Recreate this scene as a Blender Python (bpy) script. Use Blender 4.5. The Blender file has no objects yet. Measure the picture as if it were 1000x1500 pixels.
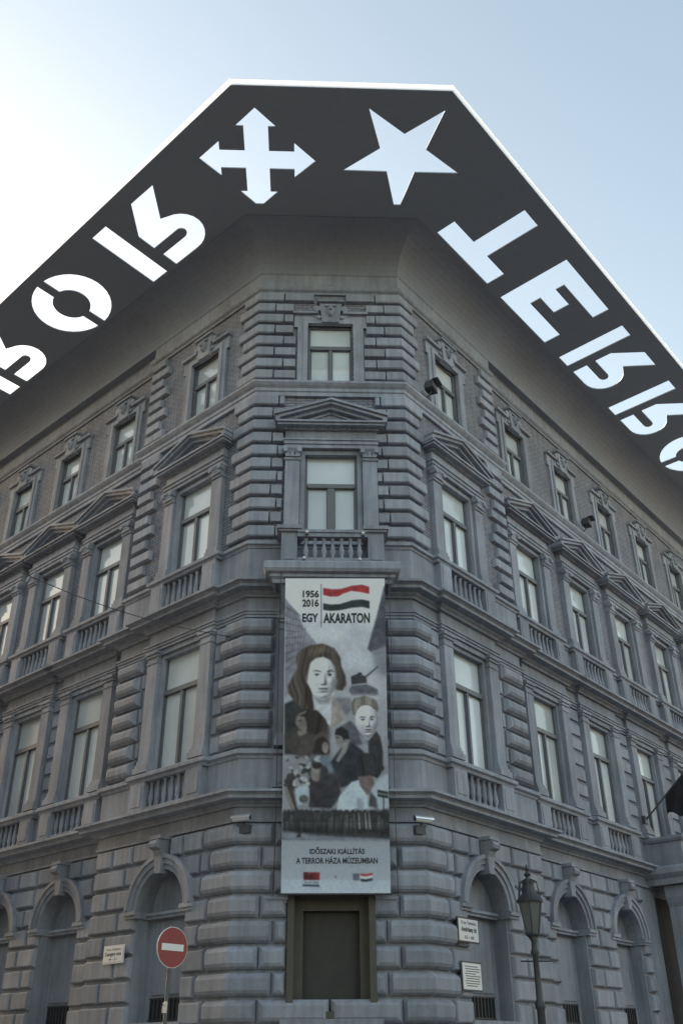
import bpy, bmesh, math, random
import numpy as np
from mathutils import Matrix, Vector
from mathutils.geometry import tessellate_polygon
random.seed(7)
sc = bpy.context.scene
COL = sc.collection
PI = math.pi
R = math.radians

# ------------------------------------------------------------------ camera
YAW, PITCH, ROLL = 0.0376, 0.4953, -0.0072
fh = Vector((math.sin(YAW), math.cos(YAW), 0)); r0 = Vector((math.cos(YAW), -math.sin(YAW), 0))
fwd = fh*math.cos(PITCH)+Vector((0, 0, math.sin(PITCH))); u0 = -fh*math.sin(PITCH)+Vector((0, 0, math.cos(PITCH)))
rgt = r0*math.cos(ROLL)+u0*math.sin(ROLL); upv = -r0*math.sin(ROLL)+u0*math.cos(ROLL)
cd = bpy.data.cameras.new('camera'); camo = bpy.data.objects.new('camera', cd); COL.objects.link(camo)
cd.sensor_fit = 'VERTICAL'; cd.sensor_height = 36.0; cd.lens = 1324.3/1500*36; cd.shift_y = 82.64/1500
cd.clip_end = 6000; cd.clip_start = 0.05
CAM = Vector((-0.4121, -18.0, 1.65))
m = Matrix((rgt, upv, -fwd)).transposed().to_4x4(); m.translation = CAM
camo.matrix_world = m
sc.camera = camo

# ------------------------------------------------------------------ light
SUN_AZ, SUN_EL = R(-44.5), R(7)          # azimuth from +Y, negative = to the left
w = bpy.data.worlds.new('World'); sc.world = w; w.use_nodes = True
nt = w.node_tree; bg = nt.nodes['Background']
sky = nt.nodes.new('ShaderNodeTexSky'); sky.sky_type = 'NISHITA'; sky.sun_disc = False
sky.sun_elevation = SUN_EL; sky.sun_rotation = SUN_AZ; sky.altitude = 100
sky.air_density = 1.0; sky.dust_density = 3.0; sky.ozone_density = 0.0
nt.links.new(sky.outputs[0], bg.inputs[0]); bg.inputs[1].default_value = 0.15
sl = bpy.data.lights.new('sun', 'SUN'); sl.energy = 5.0; sl.angle = R(0.6); sl.color = (1, .92, .80)
so = bpy.data.objects.new('sun', sl); COL.objects.link(so)
sd = Vector((math.sin(SUN_AZ)*math.cos(SUN_EL), math.cos(SUN_AZ)*math.cos(SUN_EL), math.sin(SUN_EL)))
so.rotation_euler = sd.to_track_quat('Z', 'Y').to_euler(); so.location = sd*60
sc.view_settings.view_transform = 'Standard'; sc.view_settings.look = 'None'
sc.view_settings.exposure = 2.2; sc.view_settings.gamma = 1.0
try: sc.view_settings.use_curve_mapping = False
except Exception: pass
sc.cycles.max_bounces = 10; sc.cycles.diffuse_bounces = 5; sc.cycles.transparent_max_bounces = 12

# ------------------------------------------------------------------ materials
def newmat(name):
    mt = bpy.data.materials.new(name); mt.use_nodes = True
    return mt, mt.node_tree.nodes, mt.node_tree.links, mt.node_tree.nodes['Principled BSDF']
def plain(name, col, rough=.6, metal=0., spec=.3, var=.0):
    mt, N, L, b = newmat(name)
    b.inputs['Base Color'].default_value = (*col, 1); b.inputs['Roughness'].default_value = rough
    b.inputs['Metallic'].default_value = metal; b.inputs['Specular IOR Level'].default_value = spec
    if var:
        tc = N.new('ShaderNodeTexCoord'); n = N.new('ShaderNodeTexNoise'); n.inputs['Scale'].default_value = 6; n.inputs['Detail'].default_value = 6
        mp = N.new('ShaderNodeMapRange'); mp.inputs[3].default_value = 1-var; mp.inputs[4].default_value = 1+var
        hs = N.new('ShaderNodeHueSaturation'); hs.inputs['Color'].default_value = (*col, 1)
        L.new(tc.outputs['Object'], n.inputs['Vector']); L.new(n.outputs['Fac'], mp.inputs[0]); L.new(mp.outputs[0], hs.inputs['Value']); L.new(hs.outputs[0], b.inputs['Base Color'])
    return mt
def stone(name, col, brick=False, rand=.13, dirt=.46, bump=.35, dirtcol=None):
    """painted render / stone with blotches, rain streaks and per-piece tone"""
    mt, N, L, b = newmat(name)
    b.inputs['Roughness'].default_value = .8; b.inputs['Specular IOR Level'].default_value = .25
    geo = N.new('ShaderNodeNewGeometry'); oi = N.new('ShaderNodeObjectInfo')
    big = N.new('ShaderNodeTexNoise'); big.inputs['Scale'].default_value = .9; big.inputs['Detail'].default_value = 8; big.inputs['Roughness'].default_value = .65
    L.new(geo.outputs['Position'], big.inputs['Vector'])
    mapp = N.new('ShaderNodeMapping'); mapp.inputs['Scale'].default_value = (5, 5, .45)
    L.new(geo.outputs['Position'], mapp.inputs['Vector'])
    stk = N.new('ShaderNodeTexNoise'); stk.inputs['Scale'].default_value = 1.6; stk.inputs['Detail'].default_value = 5
    L.new(mapp.outputs[0], stk.inputs['Vector'])
    fine = N.new('ShaderNodeTexNoise'); fine.inputs['Scale'].default_value = 28; fine.inputs['Detail'].default_value = 6
    L.new(geo.outputs['Position'], fine.inputs['Vector'])
    def mr(src, a, c, lo, hi):
        k = N.new('ShaderNodeMapRange'); k.inputs[1].default_value = a; k.inputs[2].default_value = c; k.inputs[3].default_value = lo; k.inputs[4].default_value = hi
        L.new(src, k.inputs[0]); return k.outputs[0]
    def mul(a, c):
        k = N.new('ShaderNodeMath'); k.operation = 'MULTIPLY'; L.new(a, k.inputs[0]); L.new(c, k.inputs[1]); return k.outputs[0]
    v = mul(mr(big.outputs['Fac'], .25, .75, 1-dirt*.55, 1+dirt*.45), mr(stk.outputs['Fac'], .3, .7, 1-dirt*.4, 1+dirt*.25))
    v = mul(v, mr(fine.outputs['Fac'], .2, .8, .92, 1.08))
    v = mul(v, mr(oi.outputs['Random'], 0, 1, 1-rand, 1+rand))
    hs = N.new('ShaderNodeHueSaturation'); L.new(v, hs.inputs['Value'])
    rgb = N.new('ShaderNodeMix'); rgb.data_type = 'RGBA'
    rgb.inputs[6].default_value = (*col, 1); rgb.inputs[7].default_value = (*(dirtcol or (col[0]*1.0, col[1]*.93, col[2]*.86)), 1)
    L.new(mr(big.outputs['Color'], .4, .65, 0, .9), rgb.inputs[0])
    L.new(rgb.outputs[2], hs.inputs['Color'])
    out = hs.outputs[0]; hgt = fine.outputs['Fac']
    bp = N.new('ShaderNodeBump'); bp.inputs['Strength'].default_value = bump; bp.inputs['Distance'].default_value = .01
    if brick:
        tc = N.new('ShaderNodeTexCoord'); sx = N.new('ShaderNodeSeparateXYZ'); cx = N.new('ShaderNodeCombineXYZ')
        L.new(tc.outputs['Object'], sx.inputs[0]); L.new(sx.outputs[0], cx.inputs[0]); L.new(sx.outputs[2], cx.inputs[1])
        bk = N.new('ShaderNodeTexBrick'); bk.inputs['Scale'].default_value = 1.0
        bk.inputs['Brick Width'].default_value = .24; bk.inputs['Row Height'].default_value = .085; bk.inputs['Mortar Size'].default_value = .011; bk.inputs['Mortar Smooth'].default_value = .2
        bk.inputs['Color1'].default_value = (1.0, 1.0, 1.0, 1); bk.inputs['Color2'].default_value = (.84, .83, .84, 1); bk.inputs['Mortar'].default_value = (.45, .45, .46, 1)
        L.new(cx.outputs[0], bk.inputs['Vector'])
        mx = N.new('ShaderNodeMix'); mx.data_type = 'RGBA'; mx.blend_type = 'MULTIPLY'; mx.inputs[0].default_value = 1
        L.new(out, mx.inputs[6]); L.new(bk.outputs['Color'], mx.inputs[7]); out = mx.outputs[2]
        iv = N.new('ShaderNodeMath'); iv.operation = 'SUBTRACT'; iv.inputs[0].default_value = 1; L.new(bk.outputs['Fac'], iv.inputs[1]); hgt = iv.outputs[0]
        bp.inputs['Strength'].default_value = .8; bp.inputs['Distance'].default_value = .015
    L.new(hgt, bp.inputs['Height']); L.new(bp.outputs[0], b.inputs['Normal'])
    L.new(out, b.inputs['Base Color'])
    return mt
M = {}
M['stone'] = stone('painted_stone', (.310, .336, .398))
M['stone2'] = stone('painted_plaster', (.278, .304, .360), rand=.05)
M['brick'] = stone('painted_brick', (.290, .302, .352), brick=True, rand=.04)
M['cove'] = stone('cove_plaster', (.27, .298, .355), rand=.03, dirt=.16, bump=.1, dirtcol=(.265, .285, .33))
M['board'] = plain('black_board', (.29, .315, .365), .55, 0, .3, .06)
M['frame'] = plain('window_paint', (.16, .165, .18), .5, 0, .4, .1)
M['niche'] = plain('brown_panel', (.055, .052, .050), .55, 0, .4, .25)
M['nicheframe'] = plain('brown_frame', (.105, .097, .082), .6, 0, .3, .2)
M['metal'] = plain('dark_iron', (.07, .074, .082), .5, .3, .4, .1)
M['galv'] = plain('galvanised_steel', (.10, .105, .115), .6, .2, .4, .1)
M['white'] = plain('white_enamel', (.75, .76, .78), .35, 0, .5, .04)
M['chrome'] = plain('pale_steel', (.75, .76, .78), .25, .6, .5, .05)
M['red'] = plain('red_sign_film', (.27, .055, .055), .45, 0, .4, .08)
M['ink'] = plain('dark_ink', (.05, .053, .062), .6)
M['inkblack'] = plain('sign_lettering', (.03, .03, .033), .6)
M['lampglass'] = plain('lamp_glass', (.16, .165, .16), .2, 0, .5, .1)
M['flag'] = plain('black_cloth', (.03, .028, .032), .9, 0, .1, .2)
M['asphalt'] = plain('asphalt', (.10, .10, .104), .9, 0, .2, .2)
M['paving'] = plain('paving', (.22, .22, .22), .85, 0, .2, .15)
M['kerb'] = plain('kerb_stone', (.25, .25, .245), .85, 0, .2, .1)
M['bulb'] = plain('bulb_glass', (.85, .85, .82), .2, 0, .5)
M['core'] = plain('interior', (.06, .06, .062), .9)
M['roof'] = plain('roof_sheet', (.15, .15, .16), .7)
def pane_mat():
    mt, N, L, b = newmat('window_glass_with_blind')
    oi = N.new('ShaderNodeObjectInfo'); geo = N.new('ShaderNodeNewGeometry')
    n = N.new('ShaderNodeTexNoise'); n.inputs['Scale'].default_value = .7; n.inputs['Detail'].default_value = 3
    L.new(geo.outputs['Position'], n.inputs['Vector'])
    a = N.new('ShaderNodeMapRange'); a.inputs[3].default_value = .82; a.inputs[4].default_value = 1.15; L.new(oi.outputs['Random'], a.inputs[0])
    c = N.new('ShaderNodeMapRange'); c.inputs[1].default_value = .3; c.inputs[2].default_value = .7; c.inputs[3].default_value = .85; c.inputs[4].default_value = 1.1; L.new(n.outputs['Fac'], c.inputs[0])
    k = N.new('ShaderNodeMath'); k.operation = 'MULTIPLY'; L.new(a.outputs[0], k.inputs[0]); L.new(c.outputs[0], k.inputs[1])
    hs = N.new('ShaderNodeHueSaturation'); hs.inputs['Color'].default_value = (.60, .65, .67, 1); L.new(k.outputs[0], hs.inputs['Value'])
    L.new(hs.outputs[0], b.inputs['Base Color'])
    b.inputs['Roughness'].default_value = .5; b.inputs['Specular IOR Level'].default_value = .5
    b.inputs['Coat Weight'].default_value = 1.0; b.inputs['Coat Roughness'].default_value = .02; b.inputs['Coat IOR'].default_value = 1.6
    return mt
M['pane'] = pane_mat()
def trans_mat(name, col, t):
    mt, N, L, b = newmat(name); N.remove(b)
    tr = N.new('ShaderNodeBsdfTranslucent'); tr.inputs[0].default_value = (*col, 1)
    df = N.new('ShaderNodeBsdfDiffuse'); df.inputs[0].default_value = (.8, .8, .8, 1)
    mx = N.new('ShaderNodeMixShader'); mx.inputs[0].default_value = t
    L.new(df.outputs[0], mx.inputs[1]); L.new(tr.outputs[0], mx.inputs[2]); L.new(mx.outputs[0], N['Material Output'].inputs[0])
    return mt
M['letter'] = trans_mat('clear_infill', (.92, .92, .92), .9)
_n = M['letter'].node_tree; _t = _n.nodes.new('ShaderNodeBsdfTransparent'); _m = _n.nodes.new('ShaderNodeMixShader'); _m.inputs[0].default_value = .99
_s = _n.nodes['Material Output'].inputs[0].links[0].from_socket; _n.links.new(_s, _m.inputs[1]); _n.links.new(_t.outputs[0], _m.inputs[2]); _n.links.new(_m.outputs[0], _n.nodes['Material Output'].inputs[0])
M['rim'] = trans_mat('opal_edge_strip', (.97, .97, .97), .9)  # made translucent so sun and sky from above brighten the shaded edge

# ------------------------------------------------------------------ frames of the three faces
AL, AR, W = .8204, .7505, 1.826
DR = .22                                 # the bays beyond the corner pavilion stand back
PAV = 4.45
dL = Vector((-math.sin(AL), math.cos(AL), 0)); nL = Vector((-math.cos(AL), -math.sin(AL), 0))
dR = Vector((math.sin(AR), math.cos(AR), 0)); nR = Vector((math.cos(AR), -math.sin(AR), 0))
def PL(s, o=0): p = Vector((-W, 0, 0))+dL*s+nL*o; return (p.x, p.y)
def PR(s, o=0): p = Vector((W, 0, 0))+dR*s+nR*o; return (p.x, p.y)
def PC(u, o=0): return (u, -o)
def frame(side, c, o=0.):
    """matrix of a local frame: x runs left to right seen from the street, y goes into the wall, z up"""
    if side == 'C': ax = Vector((1, 0, 0)); p = PC(c, o)
    elif side == 'L': ax = -dL; p = PL(c, o)
    else: ax = dR; p = PR(c, o)
    ay = Vector((-ax.y, ax.x, 0))
    mm = Matrix((ax, ay, Vector((0, 0, 1)))).transposed().to_4x4(); mm.translation = (p[0], p[1], 0)
    return mm

# ------------------------------------------------------------------ mesh helpers
class MB:
    def __init__(s): s.v = []; s.f = []
    def add(s, vs, fs):
        b = len(s.v); s.v += [tuple(q) for q in vs]; s.f += [tuple(b+i for i in f) for f in fs]; return s
    def box(s, x0, x1, o0, o1, z0, z1):          # o = out of the wall
        y0, y1 = -o1, -o0
        s.add([(x0, y0, z0), (x1, y0, z0), (x1, y1, z0), (x0, y1, z0), (x0, y0, z1), (x1, y0, z1), (x1, y1, z1), (x0, y1, z1)],
              [(0, 3, 2, 1), (4, 5, 6, 7), (0, 1, 5, 4), (1, 2, 6, 5), (2, 3, 7, 6), (3, 0, 4, 7)]); return s
    def rings(s, rings, cap=True, closed=True):
        n = len(rings[0]); vs = [q for r in rings for q in r]; fs = []
        for i in range(len(rings)-1):
            for j in range(n if closed else n-1):
                k = (j+1) % n; fs.append((i*n+j, i*n+k, (i+1)*n+k, (i+1)*n+j))
        if cap and closed: fs.append(tuple(range(n))[::-1]); fs.append(tuple((len(rings)-1)*n+j for j in range(n)))
        return s.add(vs, fs)
    def lathe(s, prof, cx=0, cy=0, seg=12, ax='z'):
        rs = []
        for r, z in prof:
            ring = []
            for k in range(seg):
                a = 2*PI*k/seg; q = (r*math.cos(a), r*math.sin(a))
                ring.append((cx+q[0], cy+q[1], z) if ax == 'z' else (cx+q[0], z, cy+q[1]))
            rs.append(ring)
        return s.rings(rs)
    def tube(s, pts, r, seg=8):
        rs = []; n = len(pts); pts = [Vector(p) for p in pts]
        for i, p in enumerate(pts):
            t = (pts[min(i+1, n-1)]-pts[max(i-1, 0)]).normalized()
            a = t.cross(Vector((0, 0, 1)));  a = a.normalized() if a.length > 1e-4 else Vector((1, 0, 0)); b = t.cross(a)
            rr = r[i] if isinstance(r, (list, tuple)) else r
            rs.append([p+a*(rr*math.cos(2*PI*k/seg))+b*(rr*math.sin(2*PI*k/seg)) for k in range(seg)])
        return s.rings(rs)
    def plate(s, outline, holes, o0, o1):         # polygon in (x, z) with holes, thickness o0..o1
        loops = [outline]+list(holes); flat = [p for l in loops for p in l]; n = len(flat)
        tris = tessellate_polygon([[Vector((a, b, 0)) for a, b in l] for l in loops])
        vs = [(a, -o1, z) for a, z in flat]+[(a, -o0, z) for a, z in flat]
        fs = [tuple(t) for t in tris]+[tuple(n+i for i in t[::-1]) for t in tris]
        k = 0
        for l in loops:
            for j in range(len(l)):
                a, b = k+j, k+(j+1) % len(l); fs.append((a, b, n+b, n+a))
            k += len(l)
        return s.add(vs, fs)
    def flat(s, outline, holes, z0, z1):          # horizontal board: polygon in plan (x, y)
        loops = [outline]+list(holes); flat = [p for l in loops for p in l]; n = len(flat)
        tris = tessellate_polygon([[Vector((a, b, 0)) for a, b in l] for l in loops])
        vs = [(a, b, z0) for a, b in flat]+[(a, b, z1) for a, b in flat]
        fs = [tuple(t) for t in tris]+[tuple(n+i for i in t[::-1]) for t in tris]
        k = 0
        for l in loops:
            for j in range(len(l)):
                a, b = k+j, k+(j+1) % len(l); fs.append((a, b, n+b, n+a))
            k += len(l)
        return s.add(vs, fs)
    def block(s, x0, x1, z0, z1, ob, of, bev):     # cushion-fronted stone
        d = of-ob; mid = ob+d*.35
        def ring(i, o): return [(x0+i, -o, z0+i), (x1-i, -o, z0+i), (x1-i, -o, z1-i), (x0+i, -o, z1-i)]
        return s.rings([ring(0, ob), ring(0, mid), ring(bev*.45, ob+d*.8), ring(bev, of)])
    def sweep(s, path, prof, fac=None, caps=True):
        """profile (o, z) swept along a plan path running left to right"""
        P = [Vector((p[0], p[1])) for p in path]; n = len(P); mit = []
        for i in range(n):
            ns = []
            if i > 0: d = (P[i]-P[i-1]).normalized(); ns.append(Vector((d.y, -d.x)))
            if i < n-1: d = (P[i+1]-P[i]).normalized(); ns.append(Vector((d.y, -d.x)))
            mit.append(ns[0] if len(ns) == 1 else (ns[0]+ns[1])/(1+ns[0].dot(ns[1])))
        rs = []
        for i in range(n):
            k = fac[i] if fac else 1
            rs.append([(P[i].x+mit[i].x*o*k, P[i].y+mit[i].y*o*k, z) for o, z in prof])
        return s.rings(rs, cap=caps)
    def mesh(s, name, mat, smooth=False):
        me = bpy.data.meshes.new(name); me.from_pydata(s.v, [], s.f)
        bm = bmesh.new(); bm.from_mesh(me); bmesh.ops.recalc_face_normals(bm, faces=bm.faces); bm.to_mesh(me); bm.free()
        me.materials.append(M[mat] if isinstance(mat, str) else mat)
        if smooth:
            for p in me.polygons: p.use_smooth = True
        return me
def obj(name, me, parent=None, mw=None):
    o = bpy.data.objects.new(name, me); COL.objects.link(o)
    if parent: o.parent = parent
    if mw is not None: o.matrix_basis = mw
    return o
def part(name, mb, mat, parent=None, mw=None, smooth=False):
    return obj(name, mb.mesh(name, mat, smooth), parent, mw)
def tag(o, label, cat, group=None):
    o['label'] = label; o['category'] = cat
    if group: o['group'] = group
    return o
def empty(name, loc=(0, 0, 0), rz=0):
    o = bpy.data.objects.new(name, None); COL.objects.link(o); o.location = loc; o.rotation_euler = (0, 0, rz); return o
def struct(name, mb, mat, parent=None):
    o = part(name, mb, mat, parent)
    if not parent: o['kind'] = 'structure'
    return o
def copy_part(src, parent, mw):
    c = src.copy(); COL.objects.link(c); c.parent = parent; c.matrix_basis = mw
    for ch in list(src.children):
        g = ch.copy(); COL.objects.link(g); g.parent = c
    return c

# ------------------------------------------------------------------ ground (below the frame, it lights the walls)
struct('ground', MB().flat([(-1500, -1500), (1500, -1500), (1500, 1500), (-1500, 1500)], [], -.4, -.02), 'asphalt')
def walk(o): # plan line of the pavement edge
    return [PL(60, o), PL(-o*.35, o), PR(-o*.35, o), PR(60, o)]
pv = walk(4.2)
struct('pavement', MB().flat(pv+[PR(60, -1), PC(W, -1), PC(-W, -1), PL(60, -1)], [], -.015, .12), 'paving')
pk = walk(4.2)
struct('kerb', MB().sweep(pk, [(.002, -.018), (.2, -.018), (.2, .11), (.18, .125), (.002, .125)]), 'kerb')

# ------------------------------------------------------------------ unseen houses, added for street-canyon shade and window reflections
M['ochre'] = stone('ochre_render', (.20, .19, .175)); M['tile'] = plain('roof_tile', (.16, .09, .07), .9, 0, .2, .2); M['darkpane'] = plain('far_window', (.06, .065, .07), .1, 0, .6)
def house(mw, wd, dp, h, label):
    e = empty('unseen_town_house'); e.matrix_basis = mw; tag(e, label, 'house', 'unseen houses added for street shade')
    part('wall', MB().box(0, wd, -dp, 0, 0, h), 'ochre', e); part('cornice', MB().box(-.3, wd+.3, .01, .8, h-.6, h), 'ochre', e)
    part('roof', MB().rings([[(-.2, -.6, h+.01), (wd+.2, -.6, h+.01), (wd+.2, dp, h+.01), (-.2, dp, h+.01)], [(2, dp*.5-.3, h+3), (wd-2, dp*.5-.3, h+3), (wd-2, dp*.5+.3, h+3), (2, dp*.5+.3, h+3)]]), 'tile', e)
    pm = MB().box(-.6, .6, .01, .05, 0, 2.3).mesh('window', 'darkpane')
    n = int(wd/3)
    for f_ in range(int(h/4.4)):
        for k in range(n): obj('window', pm, e, Matrix.Translation(((k+.5)*wd/n, 0, 1.4+4.4*f_)))
def facing(p, d):                        # frame whose outward normal (-y) looks along d
    ay = -Vector((d.x, d.y, 0)).normalized(); ax = Vector((ay.y, -ay.x, 0)); mm_ = Matrix((ax, ay, Vector((0, 0, 1)))).transposed().to_4x4(); mm_.translation = (p.x, p.y, 0); return mm_
_dL = Vector((-math.sin(.8204), math.cos(.8204), 0)); _nL = Vector((-math.cos(.8204), -math.sin(.8204), 0)); _dR = Vector((math.sin(.7505), math.cos(.7505), 0)); _nR = Vector((math.cos(.7505), -math.sin(.7505), 0))
house(facing(Vector((-1.8, 0, 0))+_nL*17+_dL*1, -_nL), 45, 14, 22, 'added unseen ochre town house across the narrow side street')
house(facing(Vector((-1.8, 0, 0))+_nL*17-_dL*34, -_nL), 18, 14, 20, 'added unseen ochre corner house diagonally across the crossing')
house(facing(Vector((-1.8, 0, 0))+_nL*17+_dL*47, -_nL), 60, 14, 22, 'added unseen ochre town house far down the narrow side street')
house(facing(Vector((-1.8, 0, 0))-_nL*.4+_dL*64, _nL), 44, 14, 21, 'added unseen ochre town house next to the museum in the side street')
house(facing(Vector((-1.8, 0, 0))-_nL*.4+_dL*125, _nL), 60, 14, 21, 'added unseen ochre town house farther down on the museum side')
house(facing(Vector((1.8, 0, 0))+_nR*36+_dR*58, -_nR), 58, 14, 21, 'added unseen ochre town house across the wide avenue')

# ------------------------------------------------------------------ the building
B = empty('museum_building')
tag(B, 'grey painted corner palace with chamfered corner, rusticated base and pedimented windows', 'building')
LB = [2.07, 5.97, 8.73, 11.49, 14.25]; RB = [2.05, 5.95, 8.97, 11.99, 15.01, 18.03]
SL, SR = 16.6, 20.6
bays = [('L', c, 0 if c < PAV else -DR) for c in LB]+[('R', c, 0 if c < PAV else -DR) for c in RB]

def runpath(ress=(), proj=0.):
    """plan path of the whole front, left end to right end; ress = half width of a break forward at every bay"""
    pts = []
    def side(P, bl, S):
        br = []
        for c in bl:
            for h in ress: br += [(c-h, proj), (c+h, -proj)]
        ev = sorted(br+[(PAV, -DR)]); o = 0.; out = [(0, 0.)]
        for s, d in ev:
            if s > S: break
            out += [(s, o), (s, o+d)]; o += d
        out.append((S, o)); return out
    l = side(PL, LB, SL); r = side(PR, RB, SR)
    return [PL(s, o) for s, o in l[::-1]]+[PR(s, o) for s, o in r]
def run(name, prof, mat='stone', ress=(), proj=0.):
    return part(name, MB().sweep(runpath(ress, proj), prof), mat, B)

ZG, Z1, Z2, Z3, ZT = 0.0, 6.30, 11.0, 16.66, 20.46
# wall sheets per storey with true openings -------------------------------------------------
def arch_hole(c, hw, z0, zs, sgn, n=14):
    pts = [(c-hw, z0), (c+hw, z0)]
    for k in range(n+1):
        a = PI*k/n; pts.append((c+hw*math.cos(a), zs+hw*math.sin(a)))
    return pts
def rect(c, hw, z0, z1): return [(c-hw, z0), (c+hw, z0), (c+hw, z1), (c-hw, z1)]
TH = .42
def walls(tagname, mat, z0, z1, hole, chole, e=0.0):
    def sheet(side, s0, s1, o, cs, holef):
        sg = -1 if side == 'L' else 1
        x0, x1 = sorted((sg*s0, sg*s1))
        mb = MB().plate([(x0, z0), (x1, z0), (x1, z1), (x0, z1)], [holef(sg*c) for c in cs], o-TH, o)
        part(tagname, mb, mat, B, frame(side, 0))
    for side, bl, S in (('L', LB, SL), ('R', RB, SR)):
        sheet(side, 0, PAV, 0, [c for c in bl if c < PAV], hole)
        sheet(side, PAV+.001, S, -DR, [c for c in bl if c > PAV], hole)
        mb = MB(); sg = -1 if side == 'L' else 1
        mb.box(min(sg*PAV, sg*(PAV-.3)), max(sg*PAV, sg*(PAV-.3))-.0, -TH-.1, -.012, z0, z1)
        part('wall_return', mb, mat, B, frame(side, 0))
    mb = MB().plate([(-W, z0), (W, z0), (W, z1), (-W, z1)], [chole] if chole else [], -TH, 0)
    part(tagname, mb, mat, B, frame('C', 0))
GH, GZ0, GZS = .74, 2.25, 4.32
walls('ground_floor_wall', 'stone2', 0, 5.86, lambda c: arch_hole(c, GH, GZ0, GZS, 1), rect(.03, .70, 2.36, 4.34))
walls('first_floor_wall', 'stone2', 5.861, 10.86, lambda c: rect(c, .70, 7.12, 10.0), rect(.03, .70, 7.12, 10.0))
walls('second_floor_wall', 'brick', 10.861, 16.45, lambda c: rect(c, .64, 12.0, 14.6), rect(.02, .64, 11.6, 14.6))
walls('third_floor_wall', 'brick', 16.451, 20.6, lambda c: rect(c, .58, 16.72, 18.74), rect(0, .58, 16.74, 18.7))
# unseen dark core and roof slab, added to stop sun and sky leaking through
plan = [PL(SL+2, -.75), PL(.3, -.75), PR(.3, -.75), PR(SR+2, -.75), (PR(SR+2, -.75)[0], 30), (PL(SL+2, -.75)[0], 30)]
part('core', MB().flat(plan, [], 0, 21.3), 'core', B)
part('roof', MB().flat([PL(SL+2, 1.05), PL(-.35, 1.05), PR(-.35, 1.05), PR(SR+2, 1.05), (PR(SR+2, 1.05)[0], 30), (PL(SL+2, 1.05)[0], 30)], [], 21.602, 21.65), 'roof', B)

# string courses and cornices --------------------------------------------------------------
run('plinth', [(-.1, 0), (.16, 0), (.16, .9), (.1, .98), (-.1, .98)])
run('ground_architrave', [(-.1, 5.70), (.07, 5.70), (.07, 5.76), (.04, 5.78), (.04, 5.99), (-.1, 5.99)])
run('ground_cornice', [(-.1, 5.992), (.09, 5.992), (.11, 6.03), (.17, 6.06), (.17, 6.09), (.36, 6.10), (.36, 6.16), (.40, 6.19), (.46, 6.205), (.46, 6.255), (.43, 6.262), (-.1, 6.34)])
run('first_floor_pedestal', [(-.1, 6.342), (.06, 6.342), (.06, 6.96), (-.1, 6.96)])
run('first_floor_sill', [(-.1, 6.962), (.08, 6.962), (.10, 7.02), (.16, 7.05), (.16, 7.12), (.12, 7.15), (-.1, 7.19)], ress=(1.15,), proj=.14)
run('first_floor_architrave', [(-.1, 10.12), (.05, 10.12), (.05, 10.18), (.08, 10.19), (.08, 10.24), (.11, 10.25), (.11, 10.29), (-.1, 10.31)], ress=(1.13,), proj=.10)
run('first_floor_frieze', [(-.1, 10.312), (.03, 10.312), (.03, 10.60), (-.1, 10.60)], ress=(1.12,), proj=.10)
run('second_floor_cornice', [(-.1, 10.602), (.09, 10.602), (.11, 10.64), (.18, 10.68), (.18, 10.72), (.36, 10.735), (.36, 10.80), (.40, 10.83), (.46, 10.85), (.46, 10.91), (.43, 10.92), (-.1, 11.0)], ress=(1.14,), proj=.12)
run('second_floor_pedestal', [(-.1, 11.002), (.06, 11.002), (.06, 11.84), (-.1, 11.84)])
run('second_floor_sill', [(-.1, 11.842), (.08, 11.842), (.10, 11.90), (.15, 11.92), (.15, 12.0), (.11, 12.03), (-.1, 12.07)], ress=(1.17,), proj=.14)
run('third_floor_band', [(-.1, 16.25), (.08, 16.25), (.08, 16.36), (.11, 16.38), (.11, 16.47), (.17, 16.52), (.22, 16.58), (.22, 16.64), (.19, 16.655), (-.1, 16.70)])
run('frieze_moulding', [(-.1, 19.74), (.05, 19.74), (.06, 19.79), (.12, 19.84), (.14, 19.90), (.14, 19.94), (-.1, 19.97)])
run('frieze', [(-.1, 19.972), (.05, 19.972), (.05, 20.43), (.08, 20.46), (-.1, 20.47)])
# the coved eaves
cp = [PL(SL+2, 0), PL(0, 0), PR(0, 0), PR(SR+2, 0)]
prof = [(-.35, 20.462)]+[(1.14-1.08*math.cos(PI/2*k/10), 20.462+1.02*math.sin(PI/2*k/10)) for k in range(11)]+[(1.14, 21.495), (-.35, 21.6)]
part('cove', MB().sweep(cp, prof), 'cove', B)

# windows ----------------------------------------------------------------------------------
def make_window(x, hw, z0, z1, zt, mw, wide=.075):
    mb = MB(); a, b = -.17, -.06
    mb.box(x-hw, x-hw+.055, a, b, z0, z1).box(x+hw-.055, x+hw, a, b, z0, z1).box(x-hw+.07, x+hw-.07, a, b, z1-.07, z1).box(x-hw+.07, x+hw-.07, a, b, z0, z0+.07)
    mb.box(x-hw+.07, x+hw-.07, a, b+.03, zt-.055, zt+.055).box(x-wide/2, x+wide/2, a, b+.02, z0+.07, zt-.065)
    for s in (-1, 1):                                     # casement rails
        xa, xb = sorted((x+s*wide/2, x+s*(hw-.07)))
        mb.box(xa, xa+.022, a, b-.015, z0+.07, zt-.065).box(xb-.022, xb, a, b-.015, z0+.07, zt-.065)
    wd = part('window', mb, 'frame', B, mw)
    part('pane', MB().box(x-hw+.06, x+hw-.06, -.135, -.115, zt+.06, z1-.06), 'pane', wd)
    part('pane', MB().box(x-hw+.06, x-.02, -.1365, -.1165, z0+.06, zt-.06), 'pane', wd)
    part('pane', MB().box(x+.02, x+hw-.06, -.1365, -.1165, z0+.06, zt-.06), 'pane', wd)
    return wd
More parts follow.
